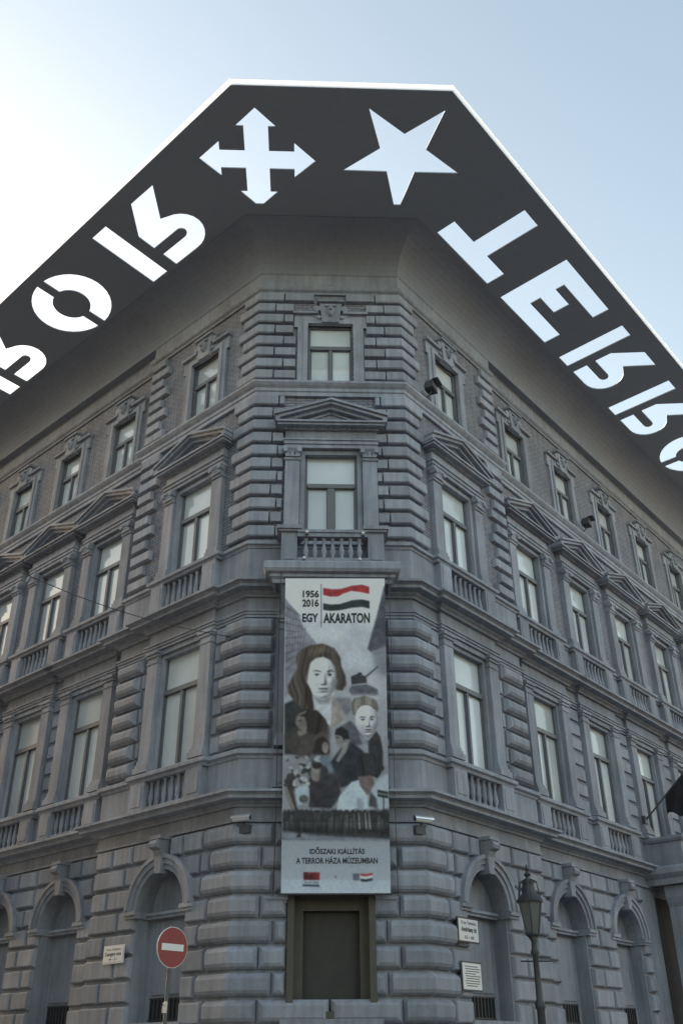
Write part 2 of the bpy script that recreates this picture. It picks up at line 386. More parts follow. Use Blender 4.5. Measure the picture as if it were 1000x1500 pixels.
def baluster_mesh(h):
    return MB().lathe([(.05, 0), (.05, .06*h), (.03, .10*h), (.062, .26*h), (.066, .36*h), (.035, .66*h), (.026, .78*h), (.04, .83*h), (.03, .88*h), (.052, .93*h), (.052, h)], seg=10).mesh('baluster', 'stone', True)
BAL1, BAL2 = baluster_mesh(.58), baluster_mesh(.76)
def balustrade(x, hw, n, z0, z1, o, me, mw, rail=True, od=.1):
    p = part('balustrade', MB().box(x-hw, x+hw, o-od, o+.08, z0, z0+.05), 'stone', B, mw)
    for k in range(n):
        obj('baluster', me, p, Matrix.Translation((x-hw+(k+.5)*2*hw/n, -(o-.02), z0+.05)))
    return p

# ornament pieces in local frame, x centred ------------------------------------------------
def window3(mw, hw=.58, z1=18.72, zb=16.72):
    """third floor: eared surround with a carved keystone"""
    out = [make_window(0, hw-.02, zb-.0, z1, 17.93 if hw < .6 else 17.93, mw)]
    e = hw+.26
    mb = MB().plate([(-e, 16.702), (e, 16.702), (e, 18.55), (e+.09, 18.55), (e+.09, 18.98), (-e-.09, 18.98), (-e-.09, 18.55), (-e, 18.55)], [rect(0, hw, 16.72, z1)], -.02, .07)
    out.append(part('window_surround', mb, 'stone', B, mw))
    f = hw+.11
    out.append(part('inner_architrave', MB().plate([(-f, 16.703), (f, 16.703), (f, 18.85), (-f, 18.85)], [rect(0, hw-.01, 16.722, z1-.01)], -.015, .10), 'stone', B, mw))
    for s in (-1, 1):
        xa, xb = sorted((s*(e+.12), s*.33)); out.append(part('label_moulding', MB().box(xa, xb, .0, .16, 18.97, 19.05), 'stone', B, mw))
    k = MB().plate([(-.22, 18.66), (.22, 18.66), (.3, 19.32), (-.3, 19.32)], [], .0, .17)
    k.box(-.36, .36, 0, .24, 19.32, 19.38).box(-.32, .32, 0, .2, 19.38, 19.44)
    ks = part('keystone', k, 'stone', B, mw)
    for s in (-1, 1):                                     # scrolls and leaf drops at the flanks
        sc_ = MB()
        sc_.lathe([(.02, -.16), (.10, -.16), (.11, -.08), (.10, 0), (.02, 0)], s*.36, 19.14, 10, 'y').lathe([(.02, -.14), (.06, -.14), (.06, 0), (.02, 0)], s*.30, 18.86, 8, 'y')
        sc_.plate([(s*.3, 18.78), (s*.5, 18.98), (s*.46, 19.08), (s*.3, 19.04)], [], 0, .09)
        obj('scroll', sc_.mesh('scroll', 'stone'), ks)
    mk = MB()
    for zz, rr in ((19.04, .12), (18.92, .075)):
        mk.rings([[(rr*math.cos(t)*math.cos(2*PI*j/10), -.17-.11*math.sin(t), zz+rr*1.25*math.cos(t)*math.sin(2*PI*j/10)) for j in range(10)] for t in (0, .4, .8, 1.2, 1.5)])
    mk.box(-.14, .14, .17, .22, 19.18, 19.24).box(-.03, .03, .26, .32, 18.99, 19.08)
    obj('carved_mask', mk.mesh('carved_mask', 'stone', False), ks)
    out.append(ks)
    return out
def capital_mb(x, z0, z1, hw):
    mb = MB(); h = z1-z0
    mb.rings([[(x-a, -.0, z), (x+a, -.0, z), (x+a, -o, z), (x-a, -o, z)] for a, o, z in ((hw+.02, .17, z0), (hw+.02, .19, z0+.05), (hw-.02, .16, z0+.06), (hw-.01, .165, z0+.5*h), (hw+.06, .24, z1-.06), (hw+.06, .24, z1))])
    for s in (-1, 0, 1):
        mb.plate([(x+s*hw*.62-.055, z0+.07), (x+s*hw*.62+.055, z0+.07), (x+s*hw*.62+.07, z0+.55*h), (x+s*hw*.62, z0+.66*h), (x+s*hw*.62-.07, z0+.55*h)], [], .1, .215)
    for s in (-1, 1): mb.lathe([(.01, -.27), (.06, -.27), (.065, -.12), (.01, -.12)], x+s*(hw-.01), z1-.13, 8, 'y')
    return mb
def window2(mw, deep=0.):
    """second floor: pilasters, entablature and pediment over a balustraded apron"""
    out = [make_window(0, .63, 12.02, 14.58, 13.63, mw, wide=.085 if not deep else .16)]
    out.append(part('inner_architrave', MB().plate([(-.74, 12.05), (.74, 12.05), (.74, 14.585), (-.74, 14.585)], [rect(0, .625, 12.06, 14.47)], -.1, .06), 'stone', B, mw))
    for s in (-1, 1):
        x = s*.925
        out.append(part('pilaster', MB().box(x-.175, x+.175, -.02, .14, 12.28, 14.24), 'stone', B, mw))
        out.append(part('pilaster_base', MB().box(x-.215, x+.215, -.02, .20, 12.072, 12.18).box(x-.195, x+.195, -.02, .175, 12.182, 12.278), 'stone', B, mw))
        out.append(part('capital', capital_mb(x, 14.242, 14.60, .175), 'stone', B, mw))
    en = MB().box(-1.12, 1.12, -.02, .16, 14.602, 14.70).box(-1.14, 1.14, -.02, .19, 14.702, 14.80).box(-1.16, 1.16, -.02, .22, 14.80, 14.84)
    out.append(part('architrave', en, 'stone', B, mw))
    out.append(part('entablature_frieze', MB().box(-1.11, 1.11, -.02, .15, 14.842, 15.10), 'stone', B, mw))
    co = MB().box(-1.16, 1.16, -.02, .21, 15.102, 15.15).box(-1.30, 1.30, -.02, .36, 15.152, 15.21).box(-1.34, 1.34, -.02, .41, 15.212, 15.265)
    n = 21
    for k in range(n): x = -1.1+2.2*k/(n-1); co.box(x-.03, x+.03, .21, .24, 15.10, 15.15)
    out.append(part('pediment_cornice', co, 'stone', B, mw))
    out.append(part('tympanum', MB().plate([(-1.12, 15.266), (1.12, 15.266), (0, 15.74)], [], -.02, .12), 'stone2', B, mw))
    out.append(part('tympanum_moulding', MB().plate([(-.98, 15.29), (.98, 15.29), (0, 15.70)], [[(-.72, 15.33), (.72, 15.33), (0, 15.63)]], .1, .16), 'stone', B, mw))
    for s in (-1, 1):
        rk = MB()
        def bar(z, t, x1, o):
            ps = [(0, z), (0, z+t), (s*x1, 15.27+t), (s*x1, 15.27)] if True else None
            rk.plate(ps if s < 0 else ps[::-1], [], -.02, o)
        ps = [(0, 15.70), (0, 15.79), (s*1.25, 15.35), (s*1.25, 15.267)]; rk.plate(ps, [], -.02, .27)
        ps = [(0, 15.791), (0, 15.86), (s*1.36, 15.40), (s*1.36, 15.268), (s*1.25, 15.268), (s*1.25, 15.351)]; rk.plate(ps, [], -.02, .38)
        ps = [(0, 15.861), (0, 15.93), (s*1.38, 15.465), (s*1.38, 15.401)]; rk.plate(ps, [], -.02, .44)
        out.append(part('raking_cornice', rk, 'stone', B, mw))
    if not deep:
        for s in (-1, 1):
            x = s*.95
            out.append(part('pedestal', MB().box(x-.22, x+.22, -.02, .24, 11.003, 11.835).box(x-.16, x+.16, .24, .255, 11.12, 11.74), 'stone', B, mw))
        out.append(balustrade(0, .73, 7, 11.004, 11.84, .13, BAL2, mw))
        out.append(part('apron_panel', MB().box(-.73, .73, -.02, .063, 11.004, 11.84), 'stone2', B, mw))
    return out
def window1(mw):
    out = [make_window(0, .69, 7.13, 9.98, 9.05, mw)]
    out.append(part('inner_architrave', MB().plate([(-.76, 7.2), (.76, 7.2), (.76, 9.99), (-.76, 9.99)], [rect(0, .66, 7.21, 9.90)], -.1, .03), 'stone', B, mw))
    for s in (-1, 1):
        x = s*.93
        out.append(part('pilaster', MB().box(x-.18, x+.18, -.02, .15, 7.48, 9.80), 'stone', B, mw))
        out.append(part('pilaster_base', MB().box(x-.24, x+.24, -.02, .24, 7.192, 7.32).box(x-.215, x+.215, -.02, .205, 7.322, 7.40).box(x-.195, x+.195, -.02, .175, 7.402, 7.478), 'stone', B, mw))
        out.append(part('capital', MB().box(x-.195, x+.195, -.02, .17, 9.802, 9.86).box(x-.18, x+.18, -.02, .15, 9.862, 9.96).box(x-.205, x+.205, -.02, .185, 9.962, 10.03).box(x-.23, x+.23, -.02, .22, 10.032, 10.115), 'stone', B, mw))
        out.append(part('pedestal', MB().box(x-.24, x+.24, -.02, .24, 6.343, 6.955).box(x-.17, x+.17, .24, .255, 6.43, 6.88), 'stone', B, mw))
    out.append(part('lintel', MB().box(-.73, .73, -.02, .10, 9.992, 10.115), 'stone', B, mw))
    out.append(balustrade(0, .68, 6, 6.344, 6.955, .13, BAL1, mw))
    return out
def arch0(mw):
    """ground floor: archivolt, keystone, blind panel"""
    out = []
    n = 18
    def ring(r0, r1, o0, o1):
        out_ = [(r1*math.cos(PI*k/n), GZS+r1*math.sin(PI*k/n)) for k in range(n+1)]+[(r0*math.cos(PI*k/n), GZS+r0*math.sin(PI*k/n)) for k in range(n, -1, -1)]
        return out_, o0, o1
    mb = MB()
    for r0_, r1_, o1_ in ((.735, .84, .11), (.841, .95, .15), (.951, 1.03, .19)):
        pl, a, b = ring(r0_, r1_, -.05, o1_); mb.plate(pl, [], a, b)
    out.append(part('archivolt', mb, 'stone', B, mw))
    k = MB().rings([[(-.09, .02, 4.96), (.09, .02, 4.96), (.09, -.22, 4.96), (-.09, -.22, 4.96)], [(-.12, .02, 5.3), (.12, .02, 5.3), (.12, -.23, 5.3), (-.12, -.23, 5.3)],
                    [(-.14, .02, 5.45), (.14, .02, 5.45), (.14, -.30, 5.45), (-.14, -.30, 5.45)], [(-.15, .02, 5.62), (.15, .02, 5.62), (.15, -.32, 5.62), (-.15, -.32, 5.62)]])
    k.box(-.18, .18, 0, .35, 5.622, 5.695)
    ks = part('keystone', k, 'stone', B, mw); out.append(ks)
    obj('carved_scroll', MB().lathe([(.02, -.13), (.10, -.13), (.10, .13), (.02, .13)], -.30, 5.52, 10, 'y').mesh('carved_scroll', 'stone'), ks, Matrix.Rotation(PI/2, 4, 'Z') @ Matrix.Identity(4))
    out.append(part('blind_panel', MB().plate(arch_hole(0, GH+.02, GZ0, GZS, 1), [], -.40, -.33).plate(rect(0, .52, 2.75, 4.1), [], -.33, -.30), 'stone2', B, mw))
    out.append(part('transom', MB().box(-GH, GH, -.34, -.18, 4.16, 4.22).box(-GH, GH, -.34, -.14, 4.222, 4.28), 'stone', B, mw))
    gr = MB()
    for j in range(9): x = -.48+.12*j; gr.box(x-.012, x+.012, -.30, -.27, 2.30, 2.68)
    gr.box(-.54, .54, -.305, -.28, 2.28, 2.31).box(-.54, .54, -.305, -.28, 2.66, 2.69)
    out.append(part('vent_grille', gr, 'metal', B, mw))
    out.append(part('vent_opening', MB().box(-.54, .54, -.335, -.318, 2.28, 2.69), 'core', B, mw))
    out.append(part('sill', MB().box(-.9, .9, -.3, .14, 2.14, 2.24), 'stone', B, mw))
    for s in (-1, 1):
        xa, xb = sorted((s*.70, s*1.07)); out.append(part('impost', MB().box(xa, xb, -.2, .13, 4.17, 4.23).box(xa, xb, -.2, .17, 4.232, 4.31), 'stone', B, mw))
    return out
first = {}
for side, c, o in bays:
    mw = frame(side, c, o)
    for kind, fn in (('w3', window3), ('w2', window2), ('w1', window1), ('w0', arch0)):
        if kind == 'w0' and side == 'R' and c > 10: continue
        if kind not in first: first[kind] = fn(mw)
        else:
            for p in first[kind]: copy_part(p, B, mw)
CW = frame('C', 0.02)
window3(CW, hw=.60, z1=18.68)
window2(frame('C', .03), deep=1.)
window1(frame('C', .03))

# ------------------------------------------------------------------ stones
def stone_block(side, s0, s1, z0, z1, o, of=.085, bev=.05, name='rusticated_block', g=.028):
    sg = -1 if side == 'L' else 1
    x0, x1 = sorted((sg*s0, sg*s1))
    part(name, MB().block(x0+g, x1-g, z0+g, z1-g, o-.01, o+of, bev), 'stone', B, frame(side, 0))
def corner_block(side, u, s, z0, z1, of=.085, bev=.05, name='rusticated_block', g=.028):
    """a stone that turns the corner: from u on the chamfer to s on the side wall"""
    if side == 'L': path = [PL(s-g), PL(s-g-bev*.6), PL(0), PC(-u-g-bev*.6), PC(-u-g)]
    else: path = [PC(u+g), PC(u+g+bev*.6), PC(W), PR(s-g-bev*.6), PR(s-g)]
    a, b = z0+g, z1-g
    pr = [(-.01, a), (of*.35, a), (of*.8, a+bev*.45), (of, a+bev), (of, b-bev), (of*.8, b-bev*.45), (of*.35, b), (-.01, b)]
    part(name, MB().sweep(path, pr, fac=[.3, 1, 1, 1, .3]), 'stone', B)
jr = lambda a: random.uniform(-a, a)
# ground floor
zc = [5.70-.445*k for k in range(11)]
for i in range(10):
    z1, z0 = zc[i], zc[i+1]; zm = (z0+z1)/2
    def archx(c):
        if zm < GZS: return GH+.03 if zm > GZ0 else None
        q = .93**2-(zm-GZS)**2
        return math.sqrt(q) if q > .04 else .16
    # chamfer and corners
    jw = .78 if z0 < 4.4 else .3
    if zm < 2.3: jw = .0
    for side in 'LR':
        uj = 1.30 if i % 2 else 1.05
        sj = .62 if i % 2 else .85
        corner_block(side, uj, sj, z0, z1, .15, .10)
        if zm > 4.36: x0 = .02
        elif zm > 2.4: x0 = .80
        else: x0 = .02
        if uj-x0 > .2: part('rusticated_block', MB().block(*(sorted((-(uj), -x0)) if side == 'L' else (x0, uj)), z0+.028, z1-.028, -.01, .15, .10), 'stone', B, frame('C', .0))
        # side walls
        bl = LB if side == 'L' else RB
        ends = []
        cs = [c for c in bl if not (side == 'R' and c > 10)]
        edges = [sj]
        for c in cs:
            a = archx(c)
            if a is None: continue
            edges += [c-a, c+a]
        S = SL if side == 'L' else 10.2
        edges.append(S)
        for k in range(0, len(edges)-1, 2):
            a, b = edges[k], edges[k+1]
            pts = [a]
            if a < PAV < b: segs = [(a, PAV, 0.), (PAV, b, -DR)]
            else: segs = [(a, b, 0. if b <= PAV else -DR)]
            for a2, b2, oo in segs:
                w_ = b2-a2
                if w_ < .12: continue
                if w_ > .75: cut = [a2, a2+w_*(.36 if i % 2 else .62)+jr(.03), b2]
                else: cut = [a2, b2]
                if w_ > 2.2: cut = [a2+w_*q for q in ((0, .3, .64, 1) if i % 2 else (0, .4, .72, 1))]
                for q in range(len(cut)-1): stone_block(side, cut[q], cut[q+1], z0, z1, oo, .10, .04)
# first floor
for i in range(7):
    z1 = 10.12-.418*i; z0 = z1-.418
    for side in 'LR':
        sj = .56 if i % 2 == 0 else .68
        corner_block(side, 1.17, sj, z0, z1, .17, .11, 'cushion_block', .03)
        stone_block(side, sj, .93, z0, z1, 0, .055, .02, 'cushion_block', .03)
        a, b = (3.30, 3.52) if i % 2 else (3.30, 3.42)
        stone_block(side, a, b, z0, z1, 0, .055, .02, 'cushion_block', .035)
        stone_block(side, b, PAV, z0, z1, 0, .17, .12, 'cushion_block', .03)
        bl = LB if side == 'L' else RB
        stone_block(side, PAV+.02, bl[1]-1.14, z0, z1, -DR, .05, .015, 'cushion_block', .05)
        for k in range(1, len(bl)-1): stone_block(side, bl[k]+1.13, bl[k+1]-1.13, z0, z1, -DR, .055, .015, 'cushion_block', .05)
# second and third floor quoins
def quoin_storey(zlo, zhi, n, ux, third):
    h = (zhi-zlo)/n
    for i in range(n):
        z0 = zlo+h*i; z1 = z0+h; alt = i % 2
        za, zb_ = z0+.08, z1-.025
        for side in 'LR':
            # stone turning the corner
            uj = (1.42 if alt else 1.28) if not third else (1.22 if alt else 1.45)
            path_s = .50 if alt else .68
            if side == 'L': path = [PL(path_s), PL(0), PC(-uj)]
            else: path = [PC(uj), PC(W), PR(path_s)]
            pr = [(-.01, za), (.10, za), (.125, za+.025), (.125, zb_-.02), (.11, zb_), (-.01, zb_)]
            part('quoin', MB().sweep(path, pr), 'stone', B)
            # the rest of the course up to the window surround
            sg = -1 if side == 'L' else 1
            end = ux
            if third and zb_ > 18.5: end = .95
            if third and z0 > 19.0: end = .42
            if third and z0 > 19.36: end = .0
            if uj-end > .1:
                x0, x1 = sorted((sg*(uj-.02), sg*end))
                part('quoin', MB().block(x0, x1, za, zb_, -.01, .12, .02), 'stone', B, frame('C', 0))
            # far edge of the pavilion
            s0 = 3.86 if alt else 3.66
            x0, x1 = sorted((sg*s0, sg*(PAV-.0)))
            part('quoin', MB().block(x0, x1, za, zb_, -.01, .125, .025), 'stone', B, frame(side, 0))
quoin_storey(12.07, 16.25, 11, 1.12, False)
quoin_storey(16.70, 19.74, 8, .88, True)

# ------------------------------------------------------------------ chamfer balcony, niche
fc = frame('C', .04)
mb = MB().sweep([PC(-1.20, 0), PC(-1.20, .62), PC(1.28, .62), PC(1.28, 0)], [(-.02, 10.66), (.04, 10.66), (.06, 10.74), (.12, 10.78), (.12, 10.84), (.20, 10.87), (.24, 10.93), (.24, 11.08), (.20, 11.12), (-.02, 11.13)])
part('balcony_cornice', mb, 'stone', B)
part('balcony_slab', MB().flat([(-1.22, .02), (1.30, .02), (1.30, -.64), (-1.22, -.64)], [], 10.70, 11.128), 'stone2', B)
for s in (-1, 1):
    x = .04+s*.98
    part('balcony_console', MB().rings([[(x-.12, .02, 9.9), (x+.12, .02, 9.9), (x+.12, -.06, 9.9), (x-.12, -.06, 9.9)], [(x-.12, .02, 10.2), (x+.12, .02, 10.2), (x+.12, -.22, 10.2), (x-.12, -.22, 10.2)], [(x-.13, .02, 10.655), (x+.13, .02, 10.655), (x+.13, -.58, 10.655), (x-.13, -.58, 10.655)]]), 'stone', B)
    xp = .05+s*.96
    part('pedestal', MB().box(xp-.175, xp+.175, .0, .66, 11.131, 11.93).box(xp-.12, xp+.12, .66, .675, 11.24, 11.82), 'stone', B)
    part('pedestal_cap', MB().box(xp-.24, xp+.24, .0, .72, 11.932, 11.98).box(xp-.28, xp+.28, .0, .76, 11.982, 12.07), 'stone', B)
pb = part('balustrade', MB().box(-.73, .83, .52, .68, 11.131, 11.28), 'stone', B)
BALC = baluster_mesh(.52)
for k in range(7): obj('baluster', BALC, pb, Matrix.Translation((-.54+.197*k, -.60, 11.281)))
part('balcony_rail', MB().box(-.73, .83, .50, .70, 11.802, 11.90).box(-.72, .82, .47, .73, 11.902, 11.97), 'stone', B)
# blocked window under the banner
nf = frame('C', .03)
part('niche_panel', MB().box(-.70, .70, -.36, -.28, 2.36, 4.34), 'niche', B, nf)
part('niche_frame', MB().plate(rect(0, .70, 2.362, 4.338), [rect(0, .53, 2.44, 4.08)], -.28, -.10), 'nicheframe', B, nf)
part('niche_surround', MB().plate(rect(0, .82, 2.25, 4.46), [rect(0, .695, 2.362, 4.335)], -.02, .125), 'nicheframe', B, nf)
part('niche_sill', MB().box(-.92, .92, -.1, .2, 2.14, 2.24), 'stone', B, nf)
for s in (-1, 1):
    xa, xb = sorted((s*.84, s*1.2)); part('impost', MB().box(xa, xb, -.02, .14, 4.18, 4.24).box(xa-.02, xb+.02, -.02, .18, 4.242, 4.31), 'stone', B, nf)

# porch and balcony of the main entrance, at the right edge
po = -DR
def RP(s, o): return PR(s, o)
part('porch_balcony', MB().sweep([RP(10.75, po), RP(10.75, 1.0), RP(15.6, 1.0), RP(15.6, po)], [(-.02, 5.75), (.05, 5.75), (.08, 5.9), (.16, 5.96), (.22, 6.02), (.22, 6.16), (.17, 6.22), (-.02, 6.24)]), 'stone', B)
part('porch_slab', MB().flat([RP(10.74, po-.1), RP(10.74, 1.0), RP(15.6, 1.0), RP(15.6, po-.1)], [], 5.8, 6.235), 'stone2', B)
pp = part('porch_parapet', MB().sweep([RP(10.85, po), RP(10.85, .9), RP(15.5, .9), RP(15.5, po)], [(-.22, 6.241), (.0, 6.241), (.0, 6.88), (.06, 6.9), (.1, 6.96), (.1, 7.03), (-.3, 7.05), (-.3, 6.9), (-.22, 6.88)]), 'stone', B)
for s in (11.0, 14.9):
    part('porch_pillar', MB().sweep([RP(s, .2), RP(s, .78), RP(s+.55, .78), RP(s+.55, .2)], [(-.1, 0), (.12, 0), (.12, .9), (.02, 1.0), (.0, 5.2), (.06, 5.3), (.12, 5.45), (.12, 5.74), (-.1, 5.74)]), 'stone', B)
part('entrance_opening', MB().box(11.1, 15.2, -.6, -.18, .3, 5.5), 'core', B, frame('R', 0))

# ------------------------------------------------------------------ lettered canopy blade
CAN = empty('lettered_canopy', (0, 0, 21.5))
tag(CAN, 'wide black eaves board with stencilled letters, star and arrow cross, white outer edge', 'canopy')
ZB = 21.5
OL, OC, OR_ = 3.70, 4.80, 4.02
def isect(p, d, q, e):
    t = ((q[0]-p[0])*e[1]-(q[1]-p[1])*e[0])/(d[0]*e[1]-d[1]*e[0]); return (p[0]+d[0]*t, p[1]+d[1]*t)
def outline(oL, oC, oR, iL):
    eL, eR = oL-OL, oR-OR_
    l0, l1, q0, q1 = PL(0, 3.85+eL), PL(12, 3.62+eL), PR(0, 3.97+eR), PR(14, 4.06+eR)
    vl, vr = (l1[0]-l0[0], l1[1]-l0[1]), (q1[0]-q0[0], q1[1]-q0[1])
    return [(l0[0]+vl[0]*1.65, l0[1]+vl[1]*1.65), isect(l0, vl, (0, -oC), (1, 0)), isect(q0, vr, (0, -oC), (1, 0)), (q0[0]+vr[0]*1.75, q0[1]+vr[1]*1.75)]
def plan_outline(oL, oC, oR, i):
    o = outline(oL, oC, oR, i)
    inn = [PR(SR+4, i), isect(PR(0, i), dR, (0, -i), (1, 0)), isect(PL(0, i), dL, (0, -i), (1, 0)), PL(SL+3, i)]
    return o+inn
V0, V1 = 1.27, 3.46
def g_T(): return [[(0, V0), (2.5, V0), (2.5, 1.84), (1.62, 1.84), (1.62, V1), (.93, V1), (.93, 1.84), (0, 1.84)]]
def g_E(): return [[(0, V0), (2.6, V0), (2.6, 1.81), (.82, 1.81), (.82, 2.15), (1.62, 2.15), (1.62, 2.66), (.82, 2.66), (.82, 2.94), (2.6, 2.94), (2.6, V1), (0, V1)]]
def g_R():
    def arc(cx, cy, rx, ry, a0, a1, n): return [(cx+rx*math.cos(R(a0+(a1-a0)*k/n)), cy+ry*math.sin(R(a0+(a1-a0)*k/n))) for k in range(n+1)]
    bowl = [(1.02, V0), (1.9, V0)]+arc(1.9, 1.92, .78, .65, -90, 58, 10)+[(1.93, 2.62), (2.62, V1), (1.72, V1), (1.0, 2.62), (1.0, 2.07), (1.95, 2.07)]+arc(1.95, 1.92, .2, .155, 90, -90, 8)+[(1.02, 1.765)]
    return [[(0, V0), (.62, V0), (.62, V1), (0, V1)], bowl]
def g_O():
    out = []
    for s in (-1, 1):
        rx, ry, ix, iy, g = 1.3, 1.11, .58, .55, .15
        a0 = math.acos(g/rx); a1 = math.acos(g/ix); n = 16
        o_ = [(1.3+s*rx*math.cos(-a0+2*a0*k/n), 2.36+ry*math.sin(-a0+2*a0*k/n)) for k in range(n+1)]
        i_ = [(1.3+s*ix*math.cos(a1-2*a1*k/n), 2.36+iy*math.sin(a1-2*a1*k/n)) for k in range(n+1)]
        out.append(o_+i_)
    return out
GL = dict(T=g_T, E=g_E, R=g_R, O=g_O)
holes = []                                   # (name, plan polygon)
for ch, s0, k in (('T', .25, 1), ('E', 3.45, 1), ('R', 6.95, .93), ('R', 10.4, .92), ('O', 13.75, .95), ('R', 17.3, .95)):
    for g in GL[ch](): holes.append(('letter_'+ch.lower(), [PR(s0+x*k, v) for x, v in g]))
for ch, s0, k in (('R', 3.30, 1), ('O', 7.13, 1), ('R', 10.97, 1), ('R', 14.6, .97), ('E', 18.2, .95)):
    for g in GL[ch](): holes.append(('letter_'+ch.lower(), [PL(s0-x*k, 1.24+(v-V0)*.97) for x, v in g]))
st = []
for k in range(10):
    r = 1.55 if k % 2 == 0 else .60; a = R(-90+36*k); st.append((1.745+r*math.cos(a), 3.06+r*math.sin(a)))
st = [(1.66, 1.56), (1.83, 1.56)]+st[1:] if True else st
holes.append(('star', [(x, -v) for x, v in st]))
cx, cv = -1.88, 2.83
q = [(0, 1.42), (.5, .93), (.3, .93), (.3, .26), (.93, .26), (.93, .5), (1.46, 0), (.93, -.5), (.93, -.26), (.3, -.26), (.3, -.94), (.49, -.94), (.1, -1.34), (-.1, -1.34), (-.49, -.94), (-.3, -.94), (-.3, -.26), (-.93, -.26), (-.93, -.5), (-1.46, 0), (-.93, .5), (-.93, .26), (-.3, .26), (-.3, .93), (-.5, .93)]
holes.append(('arrow_cross', [(cx+x, -(cv+v)) for x, v in q]))
CI = Matrix.Translation((0, 0, -ZB))
part('board', MB().flat(plan_outline(OL, OC, OR_, 1.10), [h for n, h in holes], ZB, ZB+.035), 'board', CAN, CI)
def shrink(poly, e):                        # tiny clearance so no faces coincide
    c = [sum(p[k] for p in poly)/len(poly) for k in (0, 1)]
    return [(p[0]+(c[0]-p[0])*e, p[1]+(c[1]-p[1])*e) for p in poly]
for n, h in holes:
    part(n, MB().flat(h, [], ZB+.037, ZB+.039), 'letter', CAN, CI)
o1 = outline(OL+.004, OC+.004, OR_+.004, 0); o2 = outline(OL+.12, OC+.14, OR_+.10, 0)
part('edge_strip', MB().flat(o1+o2[::-1], [], ZB+.012, ZB+.024), 'rim', CAN, CI)

# ------------------------------------------------------------------ helpers for placing street things along a line of sight
def ray(x, y): return (fwd*1324.3+rgt*(x-500)+upv*(832.64-y)).normalized()
def at_depth(x, y, dist):
    d = ray(x, y); return CAM+d*(dist/math.hypot(d.x, d.y))
# ------------------------------------------------------------------ writing
def text_verts(txt, bold=.0):
    cu = bpy.data.curves.new('lettering', 'FONT'); cu.body = txt; cu.size = 1; cu.offset = bold; cu.resolution_u = 3
    to = bpy.data.objects.new('lettering_tmp', cu); COL.objects.link(to)
    dg = bpy.context.evaluated_depsgraph_get(); ev = to.evaluated_get(dg); me = ev.to_mesh()
    vs = [(v.co.x, v.co.y) for v in me.vertices]; fs = [tuple(p.vertices) for p in me.polygons]
    ev.to_mesh_clear(); bpy.data.objects.remove(to); bpy.data.curves.remove(cu)
    xs = [v[0] for v in vs]; ys = [v[1] for v in vs]
    x0, x1, y0, y1 = min(xs), max(xs), min(ys), max(ys)
    return [((x-x0)/(x1-x0), (y-y0)/(y1-y0)) for x, y in vs], fs     # both 0..1, y up
def text_mesh(name, txt, fn, mat, bold=.0):
    vs, fs = text_verts(txt, bold)
    me = bpy.data.meshes.new(name); me.from_pydata([fn(a, b) for a, b in vs], [], fs); me.materials.append(M[mat]); return me

# ------------------------------------------------------------------ the hanging banner
BN = empty('hanging_banner', (0.1, -.35, 4.33))
tag(BN, 'tall printed exhibition banner with portraits hanging down the chamfered corner', 'banner')
A0, A1, B0, B1 = Vector((-.965, -.86, 10.66)), Vector((1.155, -.86, 10.68)), Vector((-.915, -.34, 4.33)), Vector((1.125, -.34, 4.33))
BI = Matrix.Translation(Vector((-.1, .35, -4.33)))
zA = (A0-CAM).dot(fwd); zB_ = (B0-CAM).dot(fwd)
def bsurf(p, t, lift=0.):
    q = (A0*(1-p)+A1*p)*(1-t)+(B0*(1-p)+B1*p)*t
    wv = .022*math.sin(p*7.0+t*9)*t*(1-t)*3+.012*math.sin(p*17+1.3)*math.sin(t*PI)
    if t > .80: wv += .02*math.exp(-((t-.815)/.012)**2)
    return q+Vector((0, -1, -.05))*(lift+wv)
def px2pt(x, y):
    v = (y-848)/461; t = v*zA/(zB_*(1-v)+v*zA)
    xl = 418.5-7*v; xr = 562+9*v
    return (x-xl)/(xr-xl), t
def za(X, Y): return 400+.19*X, 840+.19*Y
def zb(X, Y): return 400+.19*X, 1060+.19*Y
# painted print: a small raster, kept as vertex colours of the cloth
SCL = 3; X0, Y0 = 408, 845; CWd, CHt = int(168*SCL), int(470*SCL)
yy, xx = np.mgrid[0:CHt, 0:CWd]; pxx = X0+xx/SCL; pyy = Y0+yy/SCL
cv = np.zeros((CHt, CWd, 3))
rng = np.random.default_rng(5)
def blur(a, n):
    n = int(n)
    if n < 1: return a
    for ax in (0, 1):
        for _ in range(2):
            pd = [(n, n) if k == ax else (0, 0) for k in range(a.ndim)]
            c = np.cumsum(np.pad(a, pd, mode='edge'), axis=ax)
            c = np.concatenate([np.zeros_like(np.take(c, [0], axis=ax)), c], axis=ax)
            L_ = a.shape[ax]
            a = (np.take(c, range(2*n+1, 2*n+1+L_), axis=ax)[...] if False else (np.take(c, np.arange(2*n+1, L_+2*n+1).clip(0, c.shape[ax]-1), axis=ax)-np.take(c, np.arange(0, L_), axis=ax)))/(2*n+1)
    return a
def noise(sz):
    g = rng.random((CHt//sz+3, CWd//sz+3)); g = np.kron(g, np.ones((sz, sz)))[:CHt, :CWd]; return blur(g, sz//2)
def mask_poly(pts):
    mk = np.zeros(pxx.shape, bool); n = len(pts)
    for i in range(n):
        (x1, y1), (x2, y2) = pts[i], pts[(i+1) % n]
        if y1 == y2: continue
        c = ((y1 > pyy) != (y2 > pyy)) & (pxx < (x2-x1)*(pyy-y1)/(y2-y1)+x1); mk ^= c
    return mk.astype(float)
TX = None
